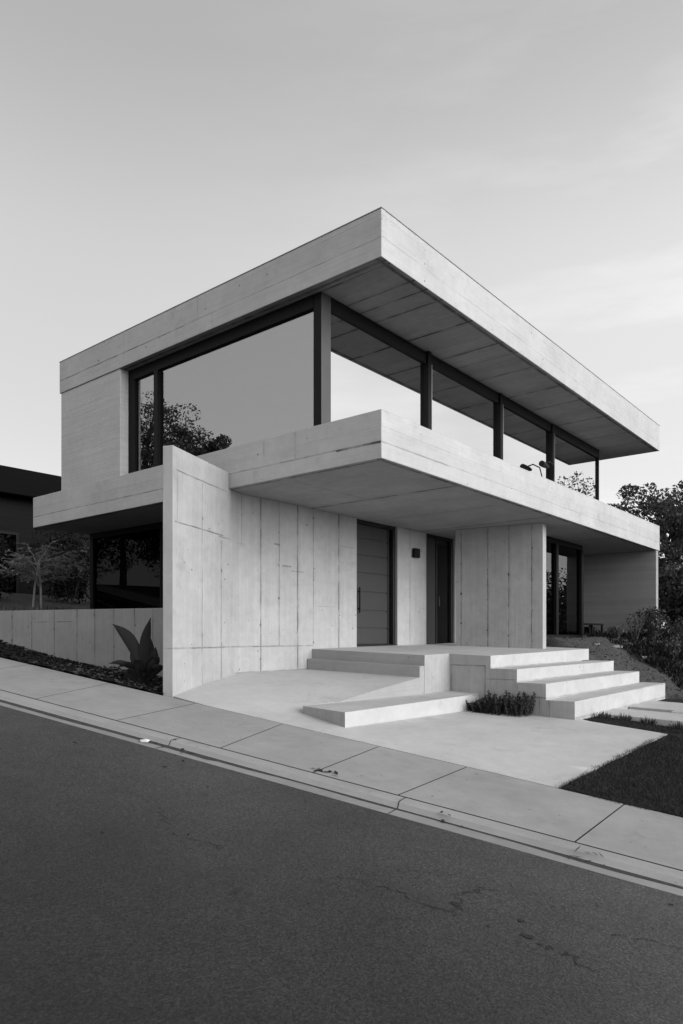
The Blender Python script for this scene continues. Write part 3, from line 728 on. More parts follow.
# stepping slabs leading right from the stairs
for (x0, x1, y0, y1, lab) in ((12.30, 13.46, -3.0, 4.29, 'pale paving slab with grass tufts along its front edge, nearest the lawn'), (13.92, 15.50, -3.0, 4.29, 'pale paving slab between the planted slit and the dark soil strip')):
    mb = MB(); mb.prism([(x0, y0), (x1, y0), (x1, y1), (x0, y1)], -1.8, lambda x, y: -1.335 + 0.03 * min(0, y - 3))
    if x0 < 13: mb.prism([(13.462, -3.0), (13.918, -3.0), (13.918, 3.42), (13.462, 3.42)], -1.8, lambda x, y: -1.335 + 0.03 * min(0, y - 3))
    o = mb.build('paving_slab', M['step'], None, 0.006); tag(o, lab, 'paving slab')

def mound_z(x, y):
    z = -1.30 + 0.50 * (y - 4.2) + 0.075 * (x - 16) + 0.05 * mnoise.noise(Vector((x * 1.3, y * 1.3, 0))) + 0.025 * mnoise.noise(Vector((x * 5, y * 5, 2)))
    lim = 0.0 + 0.02 * mnoise.noise(Vector((x * 4, y * 4, 2))) - (0.02 if y > 6.5 else 0) + 0.045 * max(0, x - 22)
    z = max(z, -1.36 + 0.02 * mnoise.noise(Vector((x * 4, y * 4, 2)))); z = min(z, lim)
    top, xr = ((zp(16, y) - 0.05, 16.05) if y > 5.82 else (-0.537, 16.18) if y > 5.32 else (-0.765, 16.3) if y > 4.8 else (-1.016, 16.5) if y > 4.31 else (-1.30, 16.6))
    return min(z, top - 0.20 + max(0.0, x - xr) * (0.9 if y < 5.82 else 3.0))
m = MB(); nx, ny = 130, 90
xs_ = [15.55 + 20 * (i / nx) ** 1.5 for i in range(nx + 1)]; ys_ = [-6 + 14.0 * j / ny for j in range(ny + 1)]
m.mesh([(x, y, mound_z(x, y)) for x in xs_ for y in ys_], [(i * (ny + 1) + j, (i + 1) * (ny + 1) + j, (i + 1) * (ny + 1) + j + 1, i * (ny + 1) + j + 1) for i in range(nx) for j in range(ny) if not (xs_[i] > 21.6 and ys_[j] > 12)])
tag(m.build('mound', M['gravel'], smooth=True), kind='structure')

def chips(name, n, fn, mat, smin, smax, label, cat):
    m = MB()
    k = 0
    while k < n:
        p = fn()
        if p is None: continue
        k += 1
        s = random.uniform(smin, smax); a = random.uniform(0, 2 * pi); t1 = random.uniform(-0.6, 0.6); t2 = random.uniform(-0.5, 0.5)
        u = Vector((cos(a), sin(a), t1)).normalized() * s; v = Vector((-sin(a), cos(a), t2)).normalized() * s * random.uniform(0.3, 0.8); c = Vector(p) + Vector((0, 0, s * 0.35))
        m.face([c - u - v, c + u - v * 0.7, c + u * 0.8 + v, c - u + v * 0.8])
    return tag(m.build(name, mat), label, cat, kind='stuff')
def f_mound():
    x = 15.6 + 8 * random.random() ** 1.4; y = random.uniform(0, 7.2)
    return (x, y, mound_z(x, y))
chips('mulch_chips', 6500, f_mound, M['chip'], 0.012, 0.035, 'bark chips scattered over the sloping bed right of the stairs', 'mulch')

# bed between sidewalk and retaining wall
ret0, ret1 = (7.50, 10.27), (6.10, 23.73)
mb = MB()
n_ = Vector((0.52, 5.0)).normalized()
rd = (Vector(ret1) - Vector(ret0)).normalized(); rn = Vector((rd.y, -rd.x)) * 0.16
rs = Vector(ret0) - rd * 0.98
mb.prism([tuple(rs), tuple(rs + rn), tuple(Vector(ret1) + rn), ret1], -1.6, lambda x, y: 0.50 + 0.02 * max(0, y - 16), [0, 0, 0, 0])
o = mb.build('retaining_wall', M['retain'], None, 0.008, uvfun=lambda co, n: (-co[1], co[2]) if abs(n.z) < 0.7 else (co[0], co[1])); tag(o, 'low concrete retaining wall with vertical joints running uphill beside the bed', 'retaining wall')
def rx(y): return ret0[0] + (y - ret0[1]) * (ret1[0] - ret0[0]) / (ret1[1] - ret0[1])
def bed_z(x, y):
    zwall = -0.60 + 0.10 * (y - 11.5) + 0.035 * max(0, y - 12.0) ** 1.5
    xe = (8.012 - 0.22 * y) / 0.9755 + 0.0
    a, b = ab(x, y); zw = zs(a, 8) - 0.012
    t = max(0.0, min(1.0, (b - 8.0) / max(0.3, (rx(y) * SY - y * SX) - 8.0)))
    return zw * (1 - t) + zwall * t
m = MB(); N1 = 80; N2 = 12
ysb = [8.55 + 13 * i / N1 for i in range(N1 + 1)]
pts = []
for y in ysb:
    x0 = (8.012 + SX * y) / SY; x1 = rx(y) + 0.02
    for j in range(N2 + 1):
        x = x0 + (x1 - x0) * j / N2; pts.append((x, y, bed_z(x, y) - 0.03))
m.mesh(pts, [(i * (N2 + 1) + j, i * (N2 + 1) + j + 1, (i + 1) * (N2 + 1) + j + 1, (i + 1) * (N2 + 1) + j) for i in range(N1) for j in range(N2)])
tag(m.build('bed_soil', M['pale_soil'], smooth=True), kind='structure')
m = MB(); N1 = 160
ysb = [8.6 + 13 * i / N1 for i in range(N1 + 1)]; pts = []
for y in ysb:
    x0 = (8.02 + SX * y) / SY; ph = ((y - 11.2) / 0.78) % 1.0
    wd = (rx(y) - x0) - 0.02 - (0.45 * (1 - (abs(ph - 0.35) / 0.65) ** 0.6) if y > 11.0 else -0.03)
    wd = max(0.1, wd) if y > 10.9 else rx(y) - x0 + 0.0
    for j in range(N2 + 1):
        f = j / N2; x = x0 + wd * f; bump = 0.03 * mnoise.noise(Vector((x * 6, y * 6, 0)))
        pts.append((x, y, bed_z(x, y) + (0.03 + bump) * min(1, 6 * (1 - f) + 0.05)))
m.mesh(pts, [(i * (N2 + 1) + j, i * (N2 + 1) + j + 1, (i + 1) * (N2 + 1) + j + 1, (i + 1) * (N2 + 1) + j) for i in range(N1) for j in range(N2)])
tag(m.build('mulch_bed', M['mulch'], smooth=True), kind='structure')
def f_bed():
    y = random.uniform(8.6, 11.6); x = random.uniform((8.03 + SX * y) / SY, rx(y) - 0.02)
    return (x, y, bed_z(x, y) + 0.03)
chips('bed_stones', 900, f_bed, M['dry'], 0.015, 0.045, 'pale chips and dry leaves scattered round the broad leaved plant', 'mulch')
def f_bed2():
    y = random.uniform(11.0, 16.5); x = random.uniform((8.03 + SX * y) / SY, rx(y) - 0.3)
    return (x, y, bed_z(x, y) + 0.03)
chips('bark_mulch', 5000, f_bed2, leafmat('dark_chips', 0.004, 0.016, 0.9, 0.0), 0.012, 0.035, 'dark bark mulch on the narrow bed below the retaining wall', 'mulch')
# raised bed behind the retaining wall
m = MB(); pts = []
for i in range(41):
    y = 10.0 + 14 * i / 40
    for j in range(13):
        x = rx(y) + 0.14 + (9.46 + max(0, y - 15.9) * 0.9 - rx(y) - 0.14) * j / 12
        pts.append((x, y, 0.42 + 0.03 * max(0, y - 15) + 0.06 * mnoise.noise(Vector((x * 2, y * 2, 0))) + 0.12 * sm(y, 14, 18)))
m.mesh(pts, [(i * 13 + j, i * 13 + j + 1, (i + 1) * 13 + j + 1, (i + 1) * 13 + j) for i in range(40) for j in range(12)])
tag(m.build('upper_bed', M['mulch'], smooth=True), kind='structure')

# ------------------------------------------------------------------ vegetation
def leaves(m, c, r, n, size, flat=0.0, up=0.0, mi=0, thin=0.45):
    for _ in range(n):
        while True:
            d = Vector((random.uniform(-1, 1), random.uniform(-1, 1), random.uniform(-1, 1)))
            if d.length < 1: break
        d = d.normalized() * (d.length ** 0.6)
        p = Vector(c) + Vector((d.x * r[0], d.y * r[1], d.z * r[2]))
        s = size * random.uniform(0.6, 1.35)
        u = Vector((random.gauss(0, 1), random.gauss(0, 1), random.gauss(0, 1 - flat) + up)).normalized()
        v = u.cross(Vector((random.gauss(0, 1), random.gauss(0, 1), random.gauss(0, 1)))).normalized()
        u *= s; v *= s * thin
        m.face([p - u, p - u * 0.1 + v, p + u, p - u * 0.1 - v], mi)
def tree(name, base, height, crown, nclump, nleaf, size, mat, label, cat='tree', group=None, trunk_r=0.18, seed=1, bark='bark', clump_r=0.3, lean=(0, 0), open_=1.0, conical=False):
    random.seed(seed)
    root = empty(name, base, label, cat, group)
    b = Vector(base); cz, cr, ch = crown
    t = MB(); cm = MB()
    top = b + Vector((lean[0], lean[1], cz + ch * 0.5))
    pts = [b - Vector((0, 0, 0.3))] + [b.lerp(top, k / 6) + Vector((random.uniform(-1, 1), random.uniform(-1, 1), 0)) * trunk_r * 0.6 for k in range(1, 7)]
    t.tube(pts, [trunk_r * (1.3 - 1.1 * k / 6) for k in range(7)], 8)
    cc = b + Vector((lean[0], lean[1], cz))
    for k in range(nclump):
        while True:
            d = Vector((random.uniform(-1, 1), random.uniform(-1, 1), random.uniform(-1, 1)))
            if 0.25 < d.length < 1: break
        f = 1.0
        if conical: f = max(0.12, 0.5 * (1 - d.z))
        p = cc + Vector((d.x * cr * f, d.y * cr * f, d.z * ch))
        s = pts[3].lerp(pts[6], random.random()) if p.z > pts[3].z else pts[3]
        mid = s.lerp(p, 0.55) + Vector((0, 0, 0.06 * cr))
        t.tube([s, mid, p], [trunk_r * 0.32, trunk_r * 0.18, trunk_r * 0.05], 5, cap=False)
        q = cr * clump_r * random.uniform(0.7, 1.3) * (0.6 + 0.4 * f)
        leaves(cm, p, (q, q, q * 0.75), int(nleaf * random.uniform(0.6, 1.3)), size)
    t.build('trunk', M[bark], root, smooth=True); cm.build('crown', M[mat], root)
    return root
def bush(name, base, r, n, size, mat, label, cat='shrub', group=None, seed=1, up=0.4, stems=7):
    random.seed(seed)
    m = MB(); b = Vector(base)
    for k in range(9):
        a = random.uniform(0, 2 * pi); q = random.uniform(0, 0.6)
        c = b + Vector((cos(a) * q * r[0], sin(a) * q * r[1], r[2] * random.uniform(0.35, 0.75)))
        leaves(m, c, (r[0] * 0.5, r[1] * 0.5, r[2] * 0.45), n // 9, size, 0, up)
    root = empty(name, base, label, cat, group)
    m.build('foliage', M[mat], root)
    s = MB()
    for k in range(stems):
        a = random.uniform(0, 2 * pi); q = random.uniform(0.2, 0.8)
        s.tube([b + Vector((0, 0, -0.1)), b + Vector((cos(a) * q * r[0] * 0.5, sin(a) * q * r[1] * 0.5, r[2] * 0.5)), b + Vector((cos(a) * q * r[0], sin(a) * q * r[1], r[2] * 0.9))], [0.012, 0.008, 0.003], 5)
    s.build('stem', M['bark'], root)
    return root

def gz(x, y): return terrain_z(*ab(x, y))
# right: large tree above the slab end, dark mass below
tree('leafy_tree', (37.0, 9.3, gz(37, 9.3)), 9, (5.6, 3.4, 2.75), 95, 130, 0.105, 'leaf_dark', 'tall leafy tree rising beyond the end of the house, sky showing through its crown', seed=21, trunk_r=0.22, clump_r=0.175)
tree('leafy_tree', (40.5, 5.6, gz(40.5, 5.6)), 8, (4.4, 3.0, 2.6), 90, 200, 0.10, 'leaf_dark', 'lower bushy tree at the right edge, in front of the tall leafy one', seed=22, trunk_r=0.2, clump_r=0.24)
k = 0
for (x, y, r, h, lab) in ((30.0, 7.4, 1.5, 2.4, 'tall dark shrub directly behind the end wall of the house'), (29.5, 5.2, 1.5, 1.9, 'rounded dark shrub at the right edge under the trees'), (33.0, 6.4, 1.9, 3.2, 'big dark bush standing between the end wall and the trees'), (35.5, 8.6, 2.2, 3.4, 'dense bush at the foot of the tall leafy tree'), (34, 3.6, 2, 2.8, 'broad dark bush right of the trees')):
    bush('dark_shrub', (x, y, mound_z(x, y) - 0.1), (r, r, h), 3800, 0.10, 'leaf_dark', lab, group='dark shrubs beyond the end wall', seed=30 + k, up=0.1); k += 1
# low planting on the mound in front of the end wall
for i, (x, y, r, h, lab, mat) in enumerate(((19.25, 6.25, 0.30, 0.34, 'small twiggy shrub in front of the end wall, first from the glazing', 'leaf_mid'), (19.8, 5.95, 0.42, 0.75, 'feathery upright shrub in the middle of the end wall planting', 'leaf_dark'), (20.7, 5.75, 0.55, 0.9, 'tall bushy shrub before the right edge of the end wall', 'leaf_dark'),
        (19.9, 5.2, 0.50, 0.45, 'low shrub on the slope below the feathery one', 'leaf_dark'), (20.7, 4.9, 0.65, 0.6, 'broad dark shrub in the middle of the sloping bed', 'leaf_dark'), (22.0, 5.2, 0.8, 0.9, 'dense dark shrub touching the corner of the end wall', 'leaf_dark'), (20.5, 4.15, 0.55, 0.4, 'low dark shrub nearest the soil strip at the right edge', 'leaf_dark'), (21.6, 4.1, 0.8, 0.65, 'lowest dark shrub at the right edge of the bed', 'leaf_dark'),
        (23.6, 5.0, 1.0, 1.2, 'taller dark shrub just beyond the end wall corner', 'leaf_dark'))):
    bush('garden_shrub', (x, y, mound_z(x, y)), (r, r, h), (140 if i < 2 else 1200), 0.045, mat, lab, group='shrubs on the sloping bed', seed=50 + i, up=1.6 if i < 2 else 0.7, stems=26 if i < 2 else 12)
random.seed(70)
for i, (x, y, s, lab) in enumerate(((17.6, 6.2, 0.10, 'small pale rock alone near the porch corner'), (18.4, 5.97, 0.17, 'flat pale rock at the top of the sloping bed'), (18.55, 5.35, 0.15, 'long pale rock halfway down the bed edge'), (18.3, 4.75, 0.10, 'pale rock lowest on the bed edge among the shrubs'))):
    m = MB(); z = mound_z(x, y); n = 9
    ringv = [[(x + s * rr * (1.9 if i in (1, 2) else 1.1) * cos(2 * pi * k / n) * random.uniform(0.85, 1.15), y + s * rr * 0.6 * sin(2 * pi * k / n) * random.uniform(0.85, 1.15) - 0.25 * s * cos(2 * pi * k / n), z + hh * s + random.uniform(-0.02, 0.02)) for k in range(n)] for rr, hh in ((0.8, -0.3), (0.8, 0.08), (0.55, 0.2))]
    m.mesh(sum(ringv, []) + [(x, y, z + 0.22 * s)], [(q * n + k, q * n + (k + 1) % n, (q + 1) * n + (k + 1) % n, (q + 1) * n + k) for q in range(2) for k in range(n)] + [(2 * n + k, 2 * n + (k + 1) % n, 3 * n) for k in range(n)])
    o = m.build('rock', M['rock'], None, 0.01); tag(o, lab, 'rock', 'rocks edging the sloping bed')
m = MB(); random.seed(72); k = 0
while k < 9000:
    x = 17.3 + 9 * random.random() ** 1.5; y = random.uniform(2.0, 6.9)
    if x < 17.5 + (y - 4.1) * 0.5 + 0.35 * mnoise.noise(Vector((y * 1.7, 0, 3))): continue
    k += 1; p = Vector((x, y, mound_z(x, y))); a = random.uniform(0, 2 * pi); hh = random.uniform(0.06, 0.26) * (0.7 + 0.7 * mnoise.noise(Vector((x * 1.4, y * 1.4, 7))))
    w = Vector((cos(a), sin(a), 0)) * 0.02; d = Vector((random.gauss(0, 0.5), random.gauss(0, 0.5), 1)) * max(0.05, hh)
    m.face([p - w * 0.5, p + w * 0.5, p + d * 0.6 + w, p + d, p + d * 0.6 - w])
tag(m.build('bank_cover', M['leaf_black']), 'dark low ground cover spreading over the bank right of the stairs', 'ground cover', kind='stuff')
# shrub between the low step and the stairs
def tuft(name, base, rx_, ry_, h, n, mat, label, cat, group=None, seed=1, lean=0.35, w=0.008):
    random.seed(seed); m = MB(); b = Vector(base)
    for _ in range(n):
        a = random.uniform(0, 2 * pi); q = sqrt(random.random()); p = b + Vector((cos(a) * q * rx_, sin(a) * q * ry_, -0.02))
        hh = h * random.uniform(0.55, 1.1) * (1 - 0.35 * q); d = Vector((cos(a) * q * lean + random.gauss(0, 0.12), sin(a) * q * lean + random.gauss(0, 0.12), 1)) * hh
        an = random.uniform(0, 2 * pi); s = Vector((cos(an), sin(an), 0)) * w
        m.face([p - s, p + s, p + d * 0.6 + s * 1.2, p + d, p + d * 0.6 - s * 1.2])
    return tag(m.build(name, M[mat]), label, cat, group)
random.seed(77); sh = empty('low_shrub', (10.92, 5.4, -1.31), 'dense low dark shrub growing between the low step and the stair side', 'shrub')
m = MB(); s = MB()
for k in range(170):
    y = random.uniform(4.98, 6.0); x = 11.17 - random.uniform(0, 0.55) * (0.75 + 0.25 * sin((y - 4.98) * 3)); hh = random.uniform(0.18, 0.42) * (0.7 + 0.3 * (x - 10.55) / 0.6) * (1.0 if y < 5.75 else 0.7)
    b0 = Vector((x, y, -1.33)); tp = b0 + Vector((random.gauss(0, 0.05), random.gauss(0, 0.05), hh))
    s.tube([b0, tp], [0.006, 0.002], 4)
    for q in range(34):
        f = random.uniform(0.1, 1.0); p = b0.lerp(tp, f); a = random.uniform(0, 2 * pi); u = Vector((cos(a), sin(a), 0.9)).normalized() * 0.045; v = Vector((-sin(a), cos(a), 0)) * 0.013
        m.face([p, p + u * 0.5 + v, p + u, p + u * 0.5 - v])
m.build('foliage', M['leaf_dark'], sh); s.build('stem', M['bark'], sh)
for i, (x, y, lab) in enumerate(((12.05, 4.15, 'grass tuft at the inner end of the strip beside the stairs'), (12.15, 3.85, 'grass tuft against the slab face, second from the stairs'), (12.2, 3.45, 'grass tuft third from the stairs along the slab face'), (12.22, 2.98, 'grass tuft near the end of the slab face'), (12.2, 2.72, 'taller grass tuft by the slab face, last before the lawn'), (12.22, 2.45, 'grass tuft at the right edge of the slab face'))):
    tuft('grass_tuft', (x, y, lawn_h(x, y) + 0.01), 0.09, 0.12, 0.17, 70, 'leaf_dark', lab, 'grass tuft', 'grass tufts along the paving slab', 90 + i, 0.5, 0.006)
random.seed(31)
m = MB()
def f_slit():
    if random.random() < 0.5: x = random.uniform(13.48, 13.9); y = random.uniform(3.44, 4.27)
    else: x = random.uniform(15.52, 16.4); y = random.uniform(1, 4.27)
    return (x, y, -1.42)
m = MB(); m.box(13.464, 13.916, 3.424, 4.288, -1.7, -1.41); m.box(15.502, 16.48, -2.9, 4.288, -1.7, -1.36)
tag(m.build('planting_soil', M['soil']), kind='structure')
# groundcover between path strip and lawn
# broad leaved plant by the fin
random.seed(101)
pl = empty('broad_leaved_plant', (6.55, 9.45, bed_z(6.55, 9.45)), 'dark broad leaved plant with two upright leaves beside the fin wall', 'plant')
pb = Vector(pl.location)
def leaf(base, tip, w, bend, parent, name='leaf'):
    base, tip = Vector(base), Vector(tip); m = MB(); n = 14
    ax = (tip - base); L = ax.length; side = Vector((0.63, -0.77, 0)); side = (side - ax.normalized() * side.dot(ax.normalized())).normalized(); nor = ax.normalized().cross(side)
    rows = []
    for k in range(n + 1):
        f = k / n; c = base + ax * f + bend * (4 * f * (1 - f)); ww = w * (0.10 + 0.90 * sin(pi * min(1, f ** 1.15)) ** 0.8) * (1 - f ** 10)
        if f < 0.22: ww = w * 0.12 + (ww - w * 0.12) * (f / 0.22) ** 2
        rows.append((c - side * ww + nor * ww * 0.45, c, c + side * ww + nor * ww * 0.45))
    m.mesh(sum([list(r) for r in rows], []), sum([[(3 * k, 3 * k + 1, 3 * k + 4, 3 * k + 3), (3 * k + 1, 3 * k + 2, 3 * k + 5, 3 * k + 4)] for k in range(n)], []))
    return m.build(name, M['leaf_plant'], parent, smooth=True)
R = Vector((0.6351, -0.7724, 0)); Dp = Vector((0.7724, 0.6351, 0)); Z = Vector((0, 0, 1))
leaf(pb + Z * 0.1, pb + R * -0.52 + Z * 0.98 + Dp * 0.1, 0.10, R * 0.07 + Z * 0.12, pl)
leaf(pb + Z * 0.1 + R * 0.02, pb + R * 0.16 + Z * 1.08 - Dp * 0.1, 0.085, R * -0.06, pl)
leaf(pb + Z * 0.1, pb + R * 0.08 + Z * 0.75 + Dp * 0.2, 0.08, R * 0.03, pl)
leaf(pb + Z * 0.15, pb + R * -0.38 + Z * 0.28 - Dp * 0.1, 0.06, Z * 0.10, pl)
leaf(pb + Z * 0.15, pb + R * 0.30 + Z * 0.25 - Dp * 0.05, 0.07, Z * 0.22, pl)
leaf(pb + Z * 0.05, pb + R * -0.12 + Z * 0.62 + Dp * 0.1, 0.11, R * -0.03, pl)
leaf(pb + Z * 0.1, pb + R * 0.20 + Z * 0.45 + Dp * 0.25, 0.10, Z * 0.08, pl)
leaf(pb + Z * 0.2, pb + R * 0.26 + Z * 0.40 + Dp * 0.05, 0.06, Z * 0.20, pl)
leaf(pb + Z * 0.1, pb + R * -0.55 + Z * 0.34, 0.045, Z * 0.12, pl)
leaf(pb + Z * 0.1, pb + R * -0.25 + Z * 0.55 + Dp * 0.2, 0.09, Z * 0.06, pl)
leaf(pb + Z * 0.1, pb + R * 0.22 + Z * 0.62 - Dp * 0.05, 0.07, R * 0.05, pl)
for q in range(13):
    a = random.uniform(0, 2 * pi); leaf(pb + Z * 0.02 + Vector((cos(a), sin(a), 0)) * 0.05, pb + Vector((cos(a), sin(a), 0)) * random.uniform(0.2, 0.46) + Z * random.uniform(0.08, 0.42), random.uniform(0.035, 0.075), Z * random.uniform(0.04, 0.16), pl)
m = MB(); m.tube([pb - Z * 0.1, pb + Z * 0.18], [0.05, 0.035], 8); m.build('stem', M['leaf_plant'], pl)

# feathery small tree behind the retaining wall
random.seed(111)
ft = empty('feathery_tree', (9.0, 17.6, 0.6), 'slender pale feathery tree with twin stems before the dark neighbouring house', 'tree')
m = MB(); t = MB(); b0 = Vector((9.0, 17.6, 0.45))
for sgn in (-1, 1):
    t.tube([b0 + R * 0.12 * sgn, b0 + R * (0.08 * sgn + 0.02) + Z * 0.8, b0 + R * 0.05 + Z * 1.55], [0.03, 0.026, 0.016], 6)
for k in range(30):
    a = random.uniform(0, 2 * pi); el = random.uniform(0.0, 1.0); L = random.uniform(0.6, 1.2) * (1.0 - 0.25 * el)
    d = Vector((cos(a) * cos(el), sin(a) * cos(el), sin(el))); q0 = b0 + R * 0.05 + Z * random.uniform(0.85, 1.55)
    pts = [q0 + d * L * f + Vector((mnoise.noise(Vector((k, f * 2, 0))), mnoise.noise(Vector((k, f * 2, 5))), 0.5 * mnoise.noise(Vector((k, f * 2, 9))))) * 0.25 * f for f in (0, 0.25, 0.5, 0.75, 1)]
    t.tube(pts, [0.013, 0.010, 0.007, 0.005, 0.002], 4, cap=False)
    for w_ in range(9):
        f = random.uniform(0.3, 1.0); i = min(3, int(f * 4)); p0 = pts[i].lerp(pts[i + 1], f * 4 - i); an = a + random.gauss(0, 0.8); tl = random.uniform(0.18, 0.42)
        td = Vector((cos(an), sin(an), random.gauss(0.02, 0.22))).normalized(); p1 = p0 + td * tl - Z * 0.05
        t.tube([p0, p1], [0.004, 0.0015], 3, cap=False)
        for q in range(34):
            g_ = random.random(); p = p0.lerp(p1, g_); sd = td.cross(Z).normalized() * random.choice((-1, 1))
            u = (td * random.uniform(0.3, 1.0) + sd * random.uniform(0.2, 1.0) + Z * random.gauss(0, 0.25)).normalized() * random.uniform(0.04, 0.10); w = u.cross(Z).normalized() * 0.012
            m.face([p, p + u * 0.5 + w, p + u, p + u * 0.5 - w])
t.build('trunk', M['pale_bark'], ft); m.build('crown', M['leaf_pale'], ft)
# groundcover row behind the retaining wall
gi = 0
random.seed(120)
for i in range(9):
    y = 13.2 + i * 0.62; x = rx(y) + 0.55 + 0.25 * (i % 2)
    o = None
m = MB()
for k in range(5200):
    y = random.uniform(11.5, 20); x = rx(y) + random.uniform(0.2, 2.2 + max(0, y - 16) * 0.6)
    if x > 9.35 and y < 16.1: continue
    h = random.uniform(0.08, 0.30) * (0.5 + 0.5 * sm(y, 12, 16)) * (0.7 + 0.6 * mnoise.noise(Vector((x * 2, y * 2, 0)))); a = random.uniform(0, 2 * pi); p = Vector((x, y, 0.40 + 0.03 * max(0, y - 15) + 0.12 * sm(y, 14, 18))); w = Vector((cos(a), sin(a), 0)) * 0.018; d = Vector((random.gauss(0, 0.35), random.gauss(0, 0.35), 1)) * max(0.05, h)
    m.face([p - w * 0.5, p + w * 0.5, p + d * 0.6 + w, p + d, p + d * 0.6 - w])
tag(m.build('ground_cover', M['leaf_mid']), 'knee high ground cover filling the raised bed behind the retaining wall', 'ground cover', kind='stuff')

# ------------------------------------------------------------------ neighbouring houses
nh = empty('dark_house', (12, 26, 1.0), 'dark neighbouring house with deep flat roof seen past the left corner', 'house')
m = MB(); m.box(3.0, 26.0, 26.0, 40, 5.33, 6.32); m.build('roof', M['neigh_roof'], nh, 0.03)
m = MB(); m.box(3.8, 25.4, 26.7, 39, -1, 5.33); m.build('wall', M['neigh_wall'], nh)
for (x0, x1) in ((8.2, 10.6), (11.4, 12.9), (14.2, 16.5)):
    w = MB(); w.box(x0, x1, 26.62, 26.72, 1.4, 1.5); w.box(x0, x1, 26.62, 26.72, 3.9, 4.0); w.box(x0, x0 + 0.1, 26.62, 26.72, 1.5, 3.9); w.box(x1 - 0.1, x1, 26.62, 26.72, 1.5, 3.9); w.box((x0 + x1) / 2 - 0.04, (x0 + x1) / 2 + 0.04, 26.62, 26.72, 1.5, 3.9)
    f = w.build('window', M['frame'], nh); p = MB(); p.box(x0 + 0.1, x1 - 0.1, 26.66, 26.68, 1.5, 3.9); p.build('glass_pane', M['black_glass'], f)
k = 0
for (x, y, r, h, lab) in ((7.6, 22.6, 1.3, 1.9, 'dark rounded bush before the neighbouring house at the left edge'), (9.9, 22.4, 1.4, 2.1, 'dark bush behind the slender feathery tree'), (13.2, 23.4, 1.9, 3.0, 'dark bush at the rear corner of the house')):
    bush('dark_bush', (x, y, gz(x, y) - 0.2), (r, r * 0.9, h), 3000, 0.07, 'leaf_black', lab, group='bushes before the neighbouring house', seed=130 + k, up=0.1); k += 1
# what the windows mirror: trees and a house across the street, trees down the slope
REF = [(-10.4, 35.0, 11.3, 0), (-9.6, 37.6, 12.0, 0), (-12.0, 33.5, 9.6, 0), (-8.2, 41.5, 9.5, 0), (-15, 36, 8.5, 0), (-14.5, 28.5, 4.6, 0), (-17, 25.5, 4.6, 0), (-19, 22, 4.8, 0), (-6.8, 46, 9.5, 0), (-20, 18, 4.8, 0), (-6.0, 51, 9.5, 0), (-14, 43, 8.5, 0)]
RL_ = ['tall slender tree mirrored above the others in the big side pane', 'tall tree mirrored at the left of the big side pane', 'dark tree mirrored low in the big side pane', 'rounded tree mirrored along the foot of the side pane', 'broad tree across the street mirrored in the lower glazing', 'low tree across the street beside the slender one', 'tree across the street behind the parked view of the lower glazing', 'tree across the street mirrored beside the entrance bed', 'farthest tree up the street mirrored in the side pane', 'tree across the street facing the driveway slope', 'tree near the top of the street beyond the slender one', 'rounded tree behind the slender one across the street']
for i, (x, y, h, con) in enumerate(REF):
    z = gz(x, y)
    tree('street_tree', (x, y, z), h, (h * 0.58, h * (0.20 if i == 2 else 0.25 if i < 2 else 0.36), h * 0.44), 75, (330 if i == 2 else 150), 0.10, 'leaf_dark', RL_[i], group='trees across the street', seed=200 + i, trunk_r=0.2, clump_r=0.28, conical=bool(con))
SL = ['tree down the slope mirrored in the garden glazing', 'bushy tree mirrored beside the first one in the garden glazing', 'third tree down the slope right of the lawn', 'tree far right of the lawn beyond the frame']
for i, (x, y, h) in enumerate(((50, -5.5, 9), (57, -9, 9.5), (45, -9, 8), (63, -3, 9))):
    tree('garden_tree', (x, y, gz(x, y)), h, (h * 0.52, h * 0.42, h * 0.45), 70, 120, 0.13, 'leaf_dark', SL[i], group='trees down the slope', seed=230 + i, trunk_r=0.2, clump_r=0.3)
# open tree on the slope side, mirrored in the last upper pane
tree('bare_tree', (47.5, -3.4, gz(47.5, -3.4)), 14, (12.0, 1.7, 1.9), 30, 22, 0.12, 'leaf_mid', 'thin open tree glimpsed in the last upper window pane', seed=240, trunk_r=0.13, clump_r=0.35)

# ------------------------------------------------------------------ small things
wl = empty('wall_lamp', (14.09, 9.3, 2.0), 'square black wall lamp between the two doors', 'wall lamp')
m = MB(); m.box(13.97, 14.13, 9.275, 9.299, 1.92, 2.08); m.build('back_plate', M['black'], wl)
m = MB(); m.box(13.94, 14.16, 9.20, 9.2745, 1.89, 2.11); m.build('lamp_body', M['black'], wl, 0.006)
fl = empty('flood_lamp', (17.15, 7.16, 3.27), 'dark outdoor lamp on a bent arm fixed to the upper window mullion', 'lamp')
m = MB(); m.tube([(17.15, 7.15, 4.0), (17.06, 7.1, 4.33), (16.75, 7.06, 4.36), (16.5, 7.04, 4.27)], [0.016] * 4, 8); m.build('arm', M['black'], fl, smooth=True)
m = MB(); m.tube([(16.62, 7.06, 4.2), (16.48, 7.05, 4.2), (16.30, 7.04, 4.2), (16.18, 7.035, 4.2)], [0.035, 0.06, 0.072, 0.072], 14); m.build('lamp_head', M['black'], fl, smooth=False)
m = MB(); m.box(17.13, 17.168, 7.13, 7.19, 3.27, 4.02); m.build('bracket', M['black'], fl)
